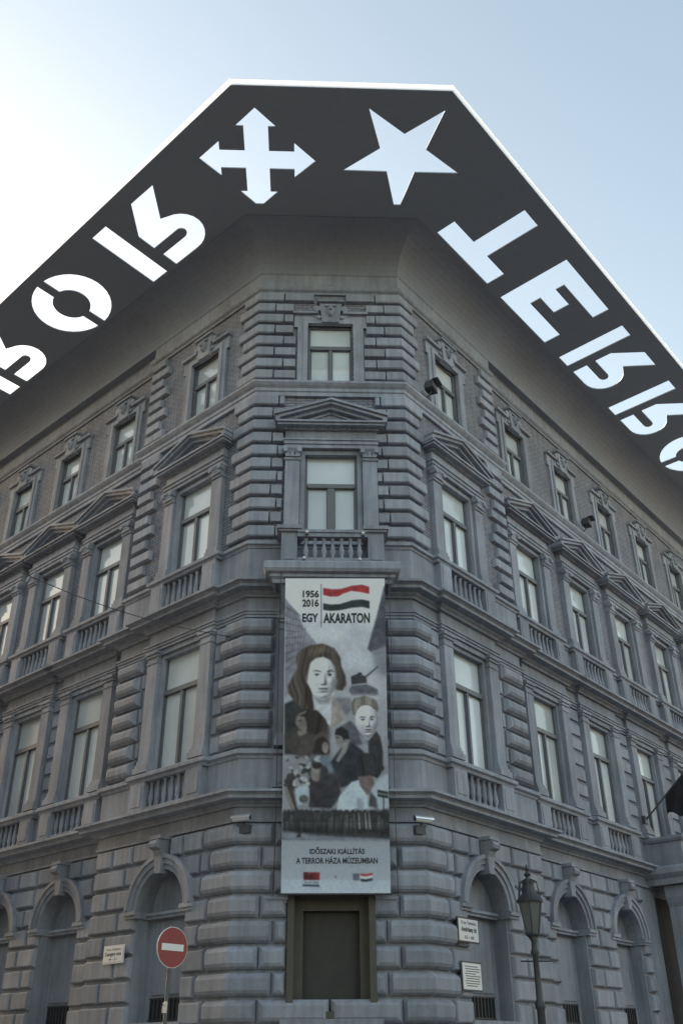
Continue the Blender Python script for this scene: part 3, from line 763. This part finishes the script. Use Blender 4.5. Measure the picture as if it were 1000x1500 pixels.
def put(mk, col, soft=1, alpha=1.):
    global cv, TX
    if TX is None: TX = noise(14)*.5+noise(34)*.3+noise(6)*.3-.05
    amp = .14 if sum(col) > 480 else (.34 if sum(col) < 330 else .28)
    k = blur(mk, soft+1)[..., None]*alpha; cv = cv*(1-k)+np.array(col, float)*(1+amp*(np.roll(TX, int(sum(col)) % 97, 0)-.5)*1.6)[..., None]*k
def poly(f, pts, col, soft=1, alpha=1.): put(mask_poly([f(*p) for p in pts]), col, soft, alpha)
def ell(f, X, Y, rx, ry, col, soft=1, alpha=1., rot=0):
    cx_, cy_ = f(X, Y); dx, dy = pxx-cx_, pyy-cy_; c, s_ = math.cos(rot), math.sin(rot)
    put(((((dx*c+dy*s_)/(rx*.19))**2+((-dx*s_+dy*c)/(ry*.19))**2) < 1).astype(float), col, soft, alpha)
_n1 = rng.random(6000); _n1 = np.convolve(_n1, np.ones(3)/3, 'same'); _n2 = np.convolve(rng.random(6000), np.ones(11)/11, 'same')*2-.5
def hair(f, pts, base, amp=.8, wav=5., slant=0., soft=3, alpha=1.):
    global cv
    k = blur(mask_poly([f(*p) for p in pts]), soft)[..., None]*alpha
    q = xx+wav*1.6*np.sin(yy/34.+xx/60.)+slant*yy+700
    t = np.interp(q, np.arange(6000), _n1)*.6+np.interp(q*.8+300, np.arange(6000), _n2)*.7
    cv = cv*(1-k)+np.array(base, float)*(1+amp*(t-.62))[..., None]*k
def face(f, X, Y, w_, h_, skin, lx=-.45, ly=-.55, tilt=0., turn=0.):
    global cv
    cx_, cy_ = f(X, Y); dx, dy = (pxx-cx_)/.19, (pyy-cy_)/.19; c, s_ = math.cos(tilt), math.sin(tilt)
    u = (dx*c+dy*s_)/w_; v = (-dx*s_+dy*c)/h_; uf = u-turn*(1-u*u).clip(0, 1); au = abs(uf); G = lambda a, b: np.exp(-np.clip(a, -60, 60)**2-np.clip(b, -60, 60)**2)
    wid = 1-.40*np.clip(v-.1, 0, 2)**1.6-.12*np.clip(-v-.4, 0, 1)
    mk = ((abs(u)/wid.clip(.2, 2))**2.3+abs(v)**2.6 < 1).astype(float)
    H_ = .75*np.sqrt((1-.85*u*u-.75*v*v).clip(.02, 1))
    H_ += .20*np.exp(-(uf/.12)**2)*np.clip((v+.25)/.5, 0, 1)*(v < .34)+.12*G(uf/.17, (v-.27)/.11)-.09*G((au-.42)/.22, (v+.12)/.12)+.05*G((au-.26)/.1, (v+.28)/.2)
    H_ += .07*G((au-.52)/.22, (v-.22)/.22)+.05*G(uf/.26, (v-.49)/.045)+.06*G(uf/.22, (v-.63)/.05)-.05*G(uf/.3, (v-.74)/.05)+.06*G(uf/.24, (v-.88)/.1)
    H_ = blur(H_, 1); gy, gx = np.gradient(H_); sx = w_*.19*SCL; nx, ny = -gx*sx, -gy*sx*h_/w_*.8; nl = np.sqrt(nx*nx+ny*ny+1)
    lz = .72; lum = (.56+.60*((nx*lx+ny*ly+lz)/nl).clip(0, 2)).clip(.45, 1.2)
    lum *= 1-.55*np.exp(-((au-.43)/.25)**4-((v+.225+.2*(au-.2)-.45*np.clip(au-.5, 0, 1))/.035)**2)
    lum *= 1-.75*np.exp(-((au-.42)/.16)**4-((v+.115)/.022)**2); lum *= 1-.72*G((au-.42)/.065, (v+.08)/.045); lum *= 1-.16*G((au-.42)/.2, (v+.06)/.09)
    lum *= 1-.45*G((au-.10)/.06, (v-.36)/.03); lum *= 1-.25*np.exp(-(uf/.30)**4-((v-.56)/.075)**2); lum *= 1-.55*np.exp(-(uf/.29)**4-((v-.555)/.018)**2)
    k = blur(mk, 2)[..., None]; cv = cv*(1-k)+np.array(skin, float)*lum[..., None]*k
g = np.interp(pyy, [848, 870, 900, 940, 990, 1060, 1120, 1180, 1222, 1232, 1309], [196, 204, 190, 172, 160, 150, 128, 135, 120, 142, 160])
cv = np.stack([g*.985, g*1.0, g*1.035], -1)
cl = noise(40)*.6+noise(16)*.4; cv *= (1+.22*(cl-.5)*np.interp(pyy, [880, 930, 1200, 1225], [0, 1, 1, 0]))[..., None]
poly(za, [(92, 190), (130, 240), (195, 310), (222, 400), (335, 545), (250, 600), (200, 760), (150, 900), (92, 960)], (126, 126, 133), 2)
for k in range(9): poly(za, [(95, 260+k*60), (100, 260+k*60), (215, 330+k*40), (215, 338+k*40), (95, 275+k*60)], (92, 92, 98), 1, .7)
for k in range(7): poly(za, [(110+k*22, 250+k*28), (118+k*22, 256+k*28), (112+k*18, 700), (104+k*18, 700)], (98, 98, 104), 1, .6)
poly(za, [(880, 60), (845, 110), (790, 340), (722, 585), (745, 610), (880, 560)], (84, 84, 92), 2)
poly(za, [(745, 600), (880, 540), (880, 800), (800, 760)], (112, 113, 120), 8, .8)
ell(za, 640, 680, 120, 70, (178, 182, 190), 12, .5); ell(za, 430, 470, 160, 50, (186, 188, 196), 12, .5)
# woman
poly(za, [(88, 1010), (170, 970), (260, 1060), (215, 1250), (190, 1400), (88, 1400)], (60, 60, 62), 3)
hair(za, [(200, 600), (280, 556), (380, 545), (470, 580), (515, 650), (522, 720), (552, 790), (562, 860), (530, 908), (478, 900), (460, 800), (300, 930), (310, 1060), (250, 1078), (170, 990), (120, 935), (112, 880), (150, 800), (185, 740), (178, 660)], (76, 70, 65), .9, 7)
poly(za, [(300, 925), (330, 960), (430, 950), (462, 900), (475, 1000), (440, 1190), (415, 1165), (330, 1070)], (176, 179, 183), 3)
poly(za, [(300, 930), (380, 985), (450, 940), (430, 1010), (350, 1010)], (112, 112, 114), 6, .8)
face(za, 376, 800, 120, 172, (196, 198, 201), -.5, -.35, .02, .10)
hair(za, [(246, 760), (262, 690), (300, 640), (370, 615), (440, 632), (490, 700), (505, 820), (486, 820), (476, 730), (440, 672), (390, 648), (330, 655), (288, 690), (268, 780), (262, 860)], (70, 64, 59), .8, 4, 0, 4)
hair(za, [(270, 600), (330, 560), (420, 560), (440, 600), (360, 620), (290, 650)], (108, 99, 90), .7, 9, .2, 8, .7)
hair(za, [(262, 840), (290, 900), (312, 1040), (280, 1064), (240, 960)], (60, 55, 51), .8, 5, 0, 3)
poly(za, [(455, 930), (560, 1105), (480, 1180), (440, 1225), (448, 1000)], (142, 137, 132), 2); poly(za, [(470, 960), (590, 960), (600, 1060), (560, 1105)], (110, 110, 114), 4, .8)
# tank
poly(za, [(580, 905), (600, 870), (720, 860), (800, 895), (805, 935), (780, 948), (600, 948)], (92, 94, 99), 2); poly(za, [(595, 800), (640, 782), (655, 770), (675, 770), (680, 790), (712, 800), (718, 850), (600, 862)], (62, 62, 66), 1)
poly(za, [(706, 795), (800, 716), (806, 724), (714, 808)], (74, 75, 79), 1); ell(za, 690, 950, 130, 18, (168, 170, 175), 6, .6)
# profile man, left
poly(za, [(90, 1240), (190, 1200), (430, 1180), (430, 1420), (190, 1420), (90, 1330)], (74, 70, 67), 6, .9)
hair(za, [(178, 1082), (260, 1044), (340, 1060), (402, 1130), (422, 1185), (380, 1222), (320, 1252), (262, 1222), (248, 1150), (190, 1110)], (56, 53, 51), .7, 3, .3)
poly(za, [(182, 1095), (242, 1108), (258, 1160), (252, 1232), (205, 1262), (186, 1236), (197, 1192), (174, 1164)], (116, 111, 107), 2)
poly(za, [(188, 1085), (250, 1060), (258, 1070), (200, 1100)], (128, 122, 116), 1, .7); ell(za, 208, 1138, 16, 5, (62, 58, 56), 1); poly(za, [(186, 1200), (215, 1205), (212, 1213), (190, 1212)], (70, 62, 60), 1)
# young man, right
poly(za, [(480, 1205), (590, 1140), (650, 1200), (720, 1310), (640, 1330), (540, 1300)], (86, 88, 94), 3)
poly(za, [(650, 1230), (690, 1268), (735, 1262), (750, 1300), (700, 1350)], (140, 142, 148), 3)
hair(za, [(598, 1005), (620, 968), (700, 950), (782, 976), (808, 1030), (800, 1075), (784, 1050), (640, 1050), (628, 1100), (606, 1090)], (96, 94, 91), .7, 2)
face(za, 714, 1142, 86, 122, (184, 184, 189), -.30, -.5, -.06, .12)
hair(za, [(614, 1010), (640, 968), (720, 952), (790, 985), (798, 1036), (770, 1022), (700, 1012), (650, 1034), (634, 1082), (618, 1074)], (112, 109, 104), .8, 2, .1, 3)
poly(za, [(726, 1300), (790, 1215), (820, 1260), (842, 1380), (838, 1520), (740, 1520)], (60, 60, 64), 2)
# couple
poly(zb, [(302, 236), (330, 130), (380, 104), (426, 150), (432, 232), (400, 240), (340, 300)], (54, 51, 51), 2); ell(zb, 400, 190, 26, 46, (128, 118, 115), 2)
poly(zb, [(300, 240), (420, 250), (474, 300), (484, 430), (330, 430), (215, 395), (275, 290)], (100, 108, 118), 3); poly(zb, [(215, 395), (275, 290), (300, 300), (262, 410)], (136, 140, 136), 3, .8)
poly(zb, [(520, 190), (590, 140), (690, 215), (730, 350), (690, 430), (520, 500), (440, 300)], (57, 59, 65), 3)
poly(zb, [(470, 92), (480, 50), (525, 26), (572, 60), (582, 122), (545, 150), (520, 102)], (50, 49, 50), 1); poly(zb, [(474, 92), (525, 100), (545, 150), (516, 192), (490, 182), (478, 140)], (124, 121, 121), 2); ell(zb, 492, 112, 16, 5, (62, 60, 60), 1)
poly(zb, [(550, 120), (592, 130), (560, 220), (500, 300), (480, 290), (530, 190)], (142, 143, 140), 2, .8)
poly(zb, [(275, 420), (500, 380), (520, 560), (440, 660), (275, 650)], (62, 61, 66), 3)
# fighters, left
for k in range(46):
    x_ = 95+rng.random()*260; y_ = 260+rng.random()*250; r_ = 10+rng.random()*22; ell(zb, x_, y_, r_, r_*.6, (58, 56, 56) if rng.random() < .6 else (158, 160, 160), 1, .8, rng.random()*3)
poly(zb, [(85, 440), (140, 390), (160, 400), (150, 480), (180, 640), (205, 740), (170, 735), (105, 560)], (70, 66, 66), 2); poly(zb, [(92, 480), (112, 500), (185, 710), (168, 716), (104, 560)], (136, 132, 128), 1, .8)
poly(zb, [(165, 500), (255, 480), (275, 500), (275, 600), (190, 640)], (158, 167, 176), 3); ell(zb, 235, 585, 36, 30, (84, 84, 86), 2); ell(zb, 330, 390, 44, 62, (120, 116, 112), 3); ell(zb, 340, 330, 40, 26, (58, 56, 56), 2); ell(zb, 390, 400, 34, 70, (66, 66, 70), 3)
# bowed man, right
poly(zb, [(482, 680), (505, 565), (600, 452), (660, 436), (722, 560), (740, 690)], (170, 180, 190), 2); poly(zb, [(640, 570), (690, 600), (700, 690), (640, 690)], (128, 134, 142), 4, .7)
poly(zb, [(800, 440), (885, 380), (885, 660), (740, 660), (700, 540)], (160, 168, 176), 5, .9)
poly(zb, [(648, 400), (760, 396), (776, 470), (724, 560), (664, 480)], (108, 97, 97), 2); hair(zb, [(640, 350), (640, 262), (700, 228), (782, 240), (852, 345), (800, 424), (742, 402), (650, 412)], (54, 53, 55), .8, 4, -.3)
for k in range(8): poly(zb, [(690+k*15, 240), (696+k*15, 240), (722+k*12, 390), (712+k*12, 390)], (70, 70, 73), 1, .6)
poly(zb, [(740, 520), (790, 580), (800, 660), (730, 640)], (78, 78, 80), 3); poly(zb, [(800, 512), (882, 530), (882, 582), (800, 566)], (54, 58, 58), 1); poly(zb, [(800, 534), (882, 550), (882, 560), (800, 546)], (120, 124, 128), 1); poly(zb, [(842, 560), (850, 560), (850, 680), (842, 680)], (70, 70, 72), 1)
# crowd
pts = [(75, 900), (75, 690)]
for k in range(60):
    X = 80+k*13.6; pts.append((X, 668+rng.random()*26)); pts.append((X+7, 650+rng.random()*20))
pts += [(895, 660), (895, 900)]; poly(zb, pts, (60, 60, 62), 1)
for k in range(46):
    X = 100+rng.random()*780; Y = 690+rng.random()*70; h_ = 40+rng.random()*80; c_ = 74+rng.random()*34; poly(zb, [(X, Y), (X+6+rng.random()*10, Y), (X+8, Y+h_), (X, Y+h_)], (c_, c_*.97, c_*.95), 1, .6)
for X in (650, 700, 730): poly(zb, [(X, 690), (X+8, 690), (X+18, 820), (X+6, 820)], (148, 145, 140), 1, .8)
poly(zb, [(60, 832), (250, 850), (480, 868), (900, 888), (900, 920), (60, 900)], (118, 122, 130), 4); poly(zb, [(250, 846), (900, 870), (900, 888), (480, 872)], (72, 73, 77), 3)
poly(zb, [(185, 700), (215, 700), (212, 880), (170, 884), (192, 860)], (62, 60, 60), 1)
k = np.clip((pyy-1230)/6, 0, 1)[..., None]; base = np.interp(pyy, [1225, 1300, 1310], [146, 163, 176])[..., None]*np.array([.965, 1.0, 1.05]); cv = cv*(1-k)+base*k
poly(zb, [(60, 1205), (900, 1215), (900, 1310), (60, 1305)], (172, 184, 198), 3, .55)
# flag, logos
poly(za, [(383, 115), (450, 125), (520, 122), (600, 98), (680, 90), (735, 105), (737, 163), (680, 152), (600, 140), (540, 160), (500, 182), (440, 185), (383, 172)], (146, 62, 63), 1)
poly(za, [(383, 172), (440, 185), (500, 182), (540, 160), (600, 140), (680, 152), (737, 163), (737, 215), (680, 203), (600, 210), (510, 238), (440, 243), (383, 233)], (196, 202, 212), 1)
poly(za, [(383, 233), (440, 243), (510, 238), (600, 210), (680, 203), (737, 215), (737, 275), (680, 262), (600, 268), (520, 285), (440, 292), (383, 285)], (54, 62, 60), 1)
poly(za, [(366, 85), (373, 85), (373, 420), (366, 420)], (88, 90, 98), 0)
poly(zb, [(232, 1150), (355, 1150), (355, 1210), (232, 1210)], (118, 56, 60), 1); poly(zb, [(232, 1150), (270, 1150), (262, 1180), (300, 1160), (310, 1200), (240, 1206)], (72, 48, 54), 1, .8); poly(zb, [(228, 1242), (356, 1246), (356, 1262), (228, 1258)], (66, 74, 84), 1)
poly(zb, [(610, 1158), (660, 1158), (660, 1214), (610, 1214)], (104, 108, 120), 1)
for k_, c_ in ((0, (146, 66, 68)), (1, (200, 206, 214)), (2, (58, 64, 66))): poly(zb, [(670, 1160+k_*20), (710, 1164+k_*20), (760, 1154+k_*20), (760, 1174+k_*20), (710, 1184+k_*20), (670, 1180+k_*20)], c_, 1)
poly(zb, [(475, 1172), (482, 1172), (486, 1194), (472, 1194)], (96, 104, 116), 1)
cv = np.clip((cv-120)*1.16+118, 22, 232)*np.array([1.0, 1.0, 1.01]); cv *= (1+.12*(noise(3)-.5))[..., None]
lin = np.clip(cv/255, 0, 1); lin = np.where(lin < .04045, lin/12.92, ((lin+.055)/1.055)**2.4)
PRINT_GAIN = 1.55
lin = np.clip(lin*PRINT_GAIN, .012, .86)
nu, nv = 150, 430
vs, cols = [], []
for j in range(nv+1):
    t = j/nv; v = t*zB_/((1-t)*zA+t*zB_); y_ = 848+461*v; xl = 418.5-7*v; xr = 562+9*v
    jy = min(max((y_-Y0)*SCL, 0), CHt-1.01); j0 = int(jy); fy = jy-j0
    for i in range(nu+1):
        p = i/nu; vs.append(bsurf(p, t)); ix = min(max((xl+(xr-xl)*p-X0)*SCL, 0), CWd-1.01); i0 = int(ix); fx = ix-i0
        cols.append(((lin[j0, i0]*(1-fx)+lin[j0, i0+1]*fx)*(1-fy)+(lin[j0+1, i0]*(1-fx)+lin[j0+1, i0+1]*fx)*fy))
fs = [(j*(nu+1)+i, (j+1)*(nu+1)+i, (j+1)*(nu+1)+i+1, j*(nu+1)+i+1) for j in range(nv) for i in range(nu)]
me = bpy.data.meshes.new('banner_cloth'); me.from_pydata(vs, [], fs)
ca = me.color_attributes.new('print', 'FLOAT_COLOR', 'POINT')
ca.data.foreach_set('color', np.concatenate([np.array(cols), np.ones((len(cols), 1))], 1).astype(np.float32).ravel())
mt, N, L, b = newmat('printed_vinyl'); at_ = N.new('ShaderNodeAttribute'); at_.attribute_name = 'print'
L.new(at_.outputs['Color'], b.inputs['Base Color']); b.inputs['Roughness'].default_value = .55; b.inputs['Specular IOR Level'].default_value = .3
me.materials.append(mt)
for p_ in me.polygons: p_.use_smooth = True
obj('printed_cloth', me, BN, BI)
part('top_batten', MB().tube([A0+Vector((-.04, .02, .02)), A1+Vector((.04, .02, .02))], .022), 'metal', BN, BI)
part('bottom_batten', MB().tube([B0+Vector((-.03, .02, -.01)), B1+Vector((.03, .02, -.01))], .022), 'galv', BN, BI)
for a_, b_, x_ in ((A0, B0, -.10), (A1, B1, .10)):
    part('side_rope', MB().tube([Vector((a_.x+x_, -.80, 11.1)), Vector((a_.x+x_*1.1, -.62, 9)), Vector((b_.x+x_*1.3, -.42, 6)), Vector((b_.x+x_*1.5, -.2, 4.30))], .009, 5), 'metal', BN, BI)
def print_text(txt, f, X0_, X1_, Y0_, Y1_, bold=.038):
    def fn(a, c):
        x, y = f(X0_+(X1_-X0_)*a, Y1_+(Y0_-Y1_)*c); p, t = px2pt(x, y); return bsurf(p, t, .005)
    obj('lettering', text_mesh('lettering', txt, fn, 'ink', bold), BN, BI)
print_text('1956', za, 228, 352, 135, 192); print_text('2016', za, 225, 350, 203, 262)
print_text('EGY', za, 225, 347, 312, 380); print_text('AKARATON', za, 385, 740, 308, 388)
print_text('ID\u0150SZAKI KI\u00c1LL\u00cdT\u00c1S', zb, 280, 700, 955, 1010, .026); print_text('A TERROR H\u00c1ZA M\u00daZEUMBAN', zb, 176, 800, 1026, 1084, .026)
print_text('Terror H\u00e1za', zb, 236, 350, 1216, 1236, .0)

# ------------------------------------------------------------------ street name plates and notice
def plate(name, side, s, z, wd, ht, o, lines, label, frame_mat='metal', tilt=0.):
    e = empty(name); e.matrix_basis = frame(side, s, o) @ Matrix.Translation((0, 0, z-ht/2))
    tag(e, label, 'sign')
    part('plate_frame', MB().box(-wd/2-.03, wd/2+.03, 0, .02, -.03, ht+.03), frame_mat, e)
    part('plate_face', MB().box(-wd/2, wd/2, .02, .03, 0, ht), 'white', e)
    for txt, x0, x1, z0, z1, bd in lines:
        obj('lettering', text_mesh('lettering', txt, lambda a, c: (x0+(x1-x0)*a, -.033, z0+(z1-z0)*c), 'inkblack', bd), e)
    return e
plate('street_name_plate', 'R', 1.13, 3.80, .66, .40, .13, [('VI. ker. Ter\u00e9zv\u00e1ros', -.26, .26, .30, .36, .01), ('Andr\u00e1ssy \u00fat', -.26, .27, .14, .26, .03), ('62 \u2013 60', -.16, .16, .04, .10, .01)], 'white Andrássy út street name plate in dark frame beside first right arch')
plate('street_name_plate', 'L', 3.34, 3.52, .62, .29, .13, [('VI. ker. Ter\u00e9zv\u00e1ros', -.24, .24, .22, .265, .01), ('Csengery utca', -.27, .27, .10, .19, .025), ('49 \u2013 51', -.13, .13, .03, .075, .01)], 'white Csengery utca street name plate between the two left arches', 'white')
e = plate('notice_plate', 'R', 1.15, 2.98, .62, .46, .13, [], 'white notice plate of fine print below the Andrássy út name plate', 'galv')
for k in range(9):
    z_ = .40-.042*k; x_ = -.25+.02*(k % 3); ln = (.44, .5, .46, .36, .5)[k % 5]
    part('print_line', MB().box(x_, x_+ln, .031, .033, z_-.008, z_+.006), 'galv', e)

# ------------------------------------------------------------------ no-entry sign
P = at_depth(250, 1388, 15.6); e = empty('no_entry_sign', (P.x, P.y, 0))
tag(e, 'round red no-entry sign with white bar on a grey pole', 'traffic sign')
e.rotation_euler = (0, 0, R(46))
part('pole', MB().lathe([(.03, 0), (.03, P.z+.33)], 0, 0, 12), 'galv', e, None, True)
DK = part('sign_disc', MB().lathe([(.01, -.05), (.30, -.05), (.30, -.035), (.01, -.035)], 0, P.z, 40, 'y'), 'white', e)
part('red_face', MB().lathe([(.01, -.054), (.291, -.054), (.291, -.0502), (.01, -.0502)], 0, P.z, 40, 'y'), 'red', DK)
part('white_bar', MB().box(-.215, .215, .0542, .057, P.z-.05, P.z+.05), 'white', DK)
part('clamp', MB().box(-.05, .05, -.035, .035, P.z-.17, P.z-.12), 'galv', e); part('clamp', MB().box(-.05, .05, -.035, .035, P.z+.12, P.z+.17), 'galv', e)
part('padlock', MB().lathe([(.01, -.03), (.035, -.03), (.035, .0), (.01, .0)], -.03, P.z-.80, 10, 'y').box(-.075, -.005, .0, .03, P.z-.93, P.z-.83), 'chrome', e)

# ------------------------------------------------------------------ street lamp
P = at_depth(776, 1325, 19.6); zt = at_depth(776, 1266, 19.6).z
e = empty('street_lamp', (P.x, P.y, 0)); tag(e, 'dark old-fashioned iron street lamp with glazed lantern near the right arches', 'street lamp')
zl0 = at_depth(776, 1372, 19.6).z; zl1 = at_depth(776, 1322, 19.6).z; zl2 = at_depth(776, 1288, 19.6).z
part('post', MB().lathe([(.20, .12), (.20, .35), (.15, .45), (.13, 1.0), (.16, 1.1), (.10, 1.2), (.075, 2.4), (.10, 2.45), (.10, 2.52), (.065, 2.6), (.055, zl0-.35), (.09, zl0-.3), (.06, zl0-.22), (.05, zl0-.1), (.11, zl0)], 0, 0, 12), 'metal', e, None, True)
part('cross_bar', MB().tube([(-.3, 0, zl0-.45), (.3, 0, zl0-.45)], .016, 6), 'metal', e)
ln = part('lantern_frame', MB().lathe([(.13, zl0), (.15, zl0+.03), (.13, zl0+.06)], 0, 0, 6), 'metal', e)
for k in range(6):
    a = 2*PI*k/6+.25; c, s_ = math.cos(a), math.sin(a)
    part('lantern_rib', MB().tube([(.13*c, .13*s_, zl0+.03), (.245*c, .245*s_, zl1), (.25*c, .25*s_, zl1+.05)], .013, 5), 'metal', ln)
    c2, s2 = math.cos(a+PI/3), math.sin(a+PI/3)
    part('lantern_pane', MB().add([(.125*c, .125*s_, zl0+.06), (.125*c2, .125*s2, zl0+.06), (.238*c2, .238*s2, zl1), (.238*c, .238*s_, zl1)], [(0, 1, 2, 3)]), 'lampglass', ln)
    part('roof_rib', MB().tube([(.25*c, .25*s_, zl1+.05), (.19*c, .19*s_, zl2-.06), (.06*c, .06*s_, zl2)], .012, 5), 'metal', ln)
part('lantern_roof', MB().lathe([(.265, zl1), (.27, zl1+.04), (.15, zl1+.17), (.12, zl2-.12), (.13, zl2-.06), (.05, zl2), (.04, zl2+.05), (.075, zl2+.09), (.04, zl2+.13), (.02, zl2+.16), (.05, zl2+.20), (.01, zt)], 0, 0, 12), 'metal', e)

# ------------------------------------------------------------------ security cameras on the ground floor architrave
def cctv(pos, rz, label, fl):
    e = empty('security_camera', pos, rz); tag(e, label, 'camera', 'security cameras on the chamfered corner')
    part('wall_box', MB().box(-.13, .13, -.08, .14, -.16, .0), 'galv', e)
    part('arm', MB().tube([(0, -.10, -.02), (0, -.14, .07), (0, -.2, .10)], .022, 6), 'galv', e)
    h = MB()
    for k in range(2): pass
    n = 8; ro, ri, l0, l1 = .075, .062, -.21, .21
    rs = [[(x, -.22+rr*math.cos(a), .10+rr*math.sin(a)) for rr, a in [(ro, PI*j/n) for j in range(n+1)]+[(ri, PI*j/n) for j in range(n, -1, -1)]] for x in (l0, l1)]
    h.rings(rs)
    sh = part('sunshield', h, 'chrome', e)
    part('housing', MB().rings([[(x, -.22+.055*math.cos(2*PI*j/10), .10+.055*math.sin(2*PI*j/10)) for j in range(10)] for x in (-.18, .18)]), 'white', e)
    part('lens', MB().rings([[(x, -.22+.04*math.cos(2*PI*j/10), .10+.04*math.sin(2*PI*j/10)) for j in range(10)] for x in (.181*fl, .20*fl)]), 'metal', e)
    return e
cctv((-1.62, -.06, 5.62), R(-25), 'white security camera on grey box left of the banner', 1)
cctv((1.72, -.06, 5.60), R(25), 'white security camera on grey box right of the banner', -1)

# ------------------------------------------------------------------ floodlights standing on the third floor band
def floodlight(side, s, label, rz):
    e = empty('floodlight'); e.matrix_basis = frame(side, s, .16 if s < PAV else -.05) @ Matrix.Translation((0, 0, 16.70)) @ Matrix.Rotation(rz, 4, 'Z') @ Matrix.Scale(.72, 4)
    tag(e, label, 'floodlight', 'floodlights on the third floor band')
    part('bracket', MB().tube([(0, .1, 0), (0, -.1, .12), (0, -.22, .36)], .022, 6), 'metal', e)
    part('housing', MB().rings([[(x*k, y, z*k+.46) for x, z in ((-.24, -.15), (.24, -.15), (.24, .15), (-.24, .15))] for k, y in ((.55, .02), (1, -.08), (1, -.30), (1.08, -.32), (1.08, -.35))]), 'metal', e)
    part('visor', MB().box(-.26, .26, .33, .56, .615, .63), 'metal', e)
    part('lamp_glass', MB().box(-.21, .21, .351, .358, .34, .58), 'lampglass', e)
floodlight('R', .86, 'dark box floodlight beside the nearest third floor window on the right', R(15))
floodlight('R', 9.8, 'dark floodlight between two distant third floor windows on the right', R(10))

# ------------------------------------------------------------------ spot lamps on the chamfer balcony
for i, (x, z, lb) in enumerate(((-.52, 11.86, 'small pale bulb under the balcony rail, left end'), (.72, 11.84, 'small pale bulb under the balcony rail, right end'), (-.58, 11.20, 'small pale bulb at the foot of the balustrade, left end'), (.64, 11.18, 'small pale bulb at the foot of the balustrade, right end'))):
    e = empty('spot_bulb', (x, -.74, z)); tag(e, lb, 'lamp', 'bulbs on the chamfer balcony')
    part('holder', MB().lathe([(.03, -.045), (.034, -.02), (.024, 0)], 0, 0, 8), 'metal', e)
    part('bulb', MB().lathe([(.02, .001), (.036, .02), (.036, .045), (.018, .066), (.004, .07)], 0, 0, 10), 'bulb', e, None, True)

# ------------------------------------------------------------------ flag at the right edge
fr = frame('R', 10.93, -DR+.14); e = empty('flag'); e.matrix_basis = fr @ Matrix.Translation((0, 0, 7.58))
tag(e, 'black flag on a slanting pole fixed by the first floor windows, right edge', 'flag')
part('wall_socket', MB().box(-.1, .1, -.02, .08, -.1, .12), 'metal', e)
pd = Vector((.2, -.68, .68)).normalized(); pl = 2.6
part('pole', MB().tube([Vector((0, -.05, 0)), pd*pl], .025, 8), 'metal', e)
vs = []; nn, mm = 14, 14
for j in range(mm+1):
    for i in range(nn+1):
        a = .95+(pl-1.0)*i/nn; q_ = pd*a; d_ = j/mm; hang = (.55+1.0*(i/nn))*d_*(1-.10*math.sin(i*.9))
        vs.append((q_.x+.10*math.sin(i*.95+d_*2)*d_, q_.y*(1-.10*d_)+.03*math.sin(i*1.3), q_.z-hang-.03))
fs = [(j*(nn+1)+i, j*(nn+1)+i+1, (j+1)*(nn+1)+i+1, (j+1)*(nn+1)+i) for j in range(mm) for i in range(nn)]
part('cloth', MB().add(vs, fs), 'flag', e, None, True)

# ------------------------------------------------------------------ span wire over the side street
A_ = Vector((*PL(.42, .02), 9.78)); E_ = at_depth(-60, 796, 14.3)
e = empty('span_wire', A_); tag(e, 'thin dark span wire running from a wall hook out over the left street', 'wire')
pts = [A_.lerp(E_, k/16)-A_-Vector((0, 0, .25*math.sin(PI*k/16))) for k in range(17)]
part('wire', MB().tube(pts, .009, 5), 'metal', e)
part('wall_hook', MB().tube([(0.05, .12, 0), (0, 0, 0), pts[1]*.35], .022, 6).lathe([(.05, -.05), (.06, 0), (.05, .05)], .03, .07, 8), 'galv', e)
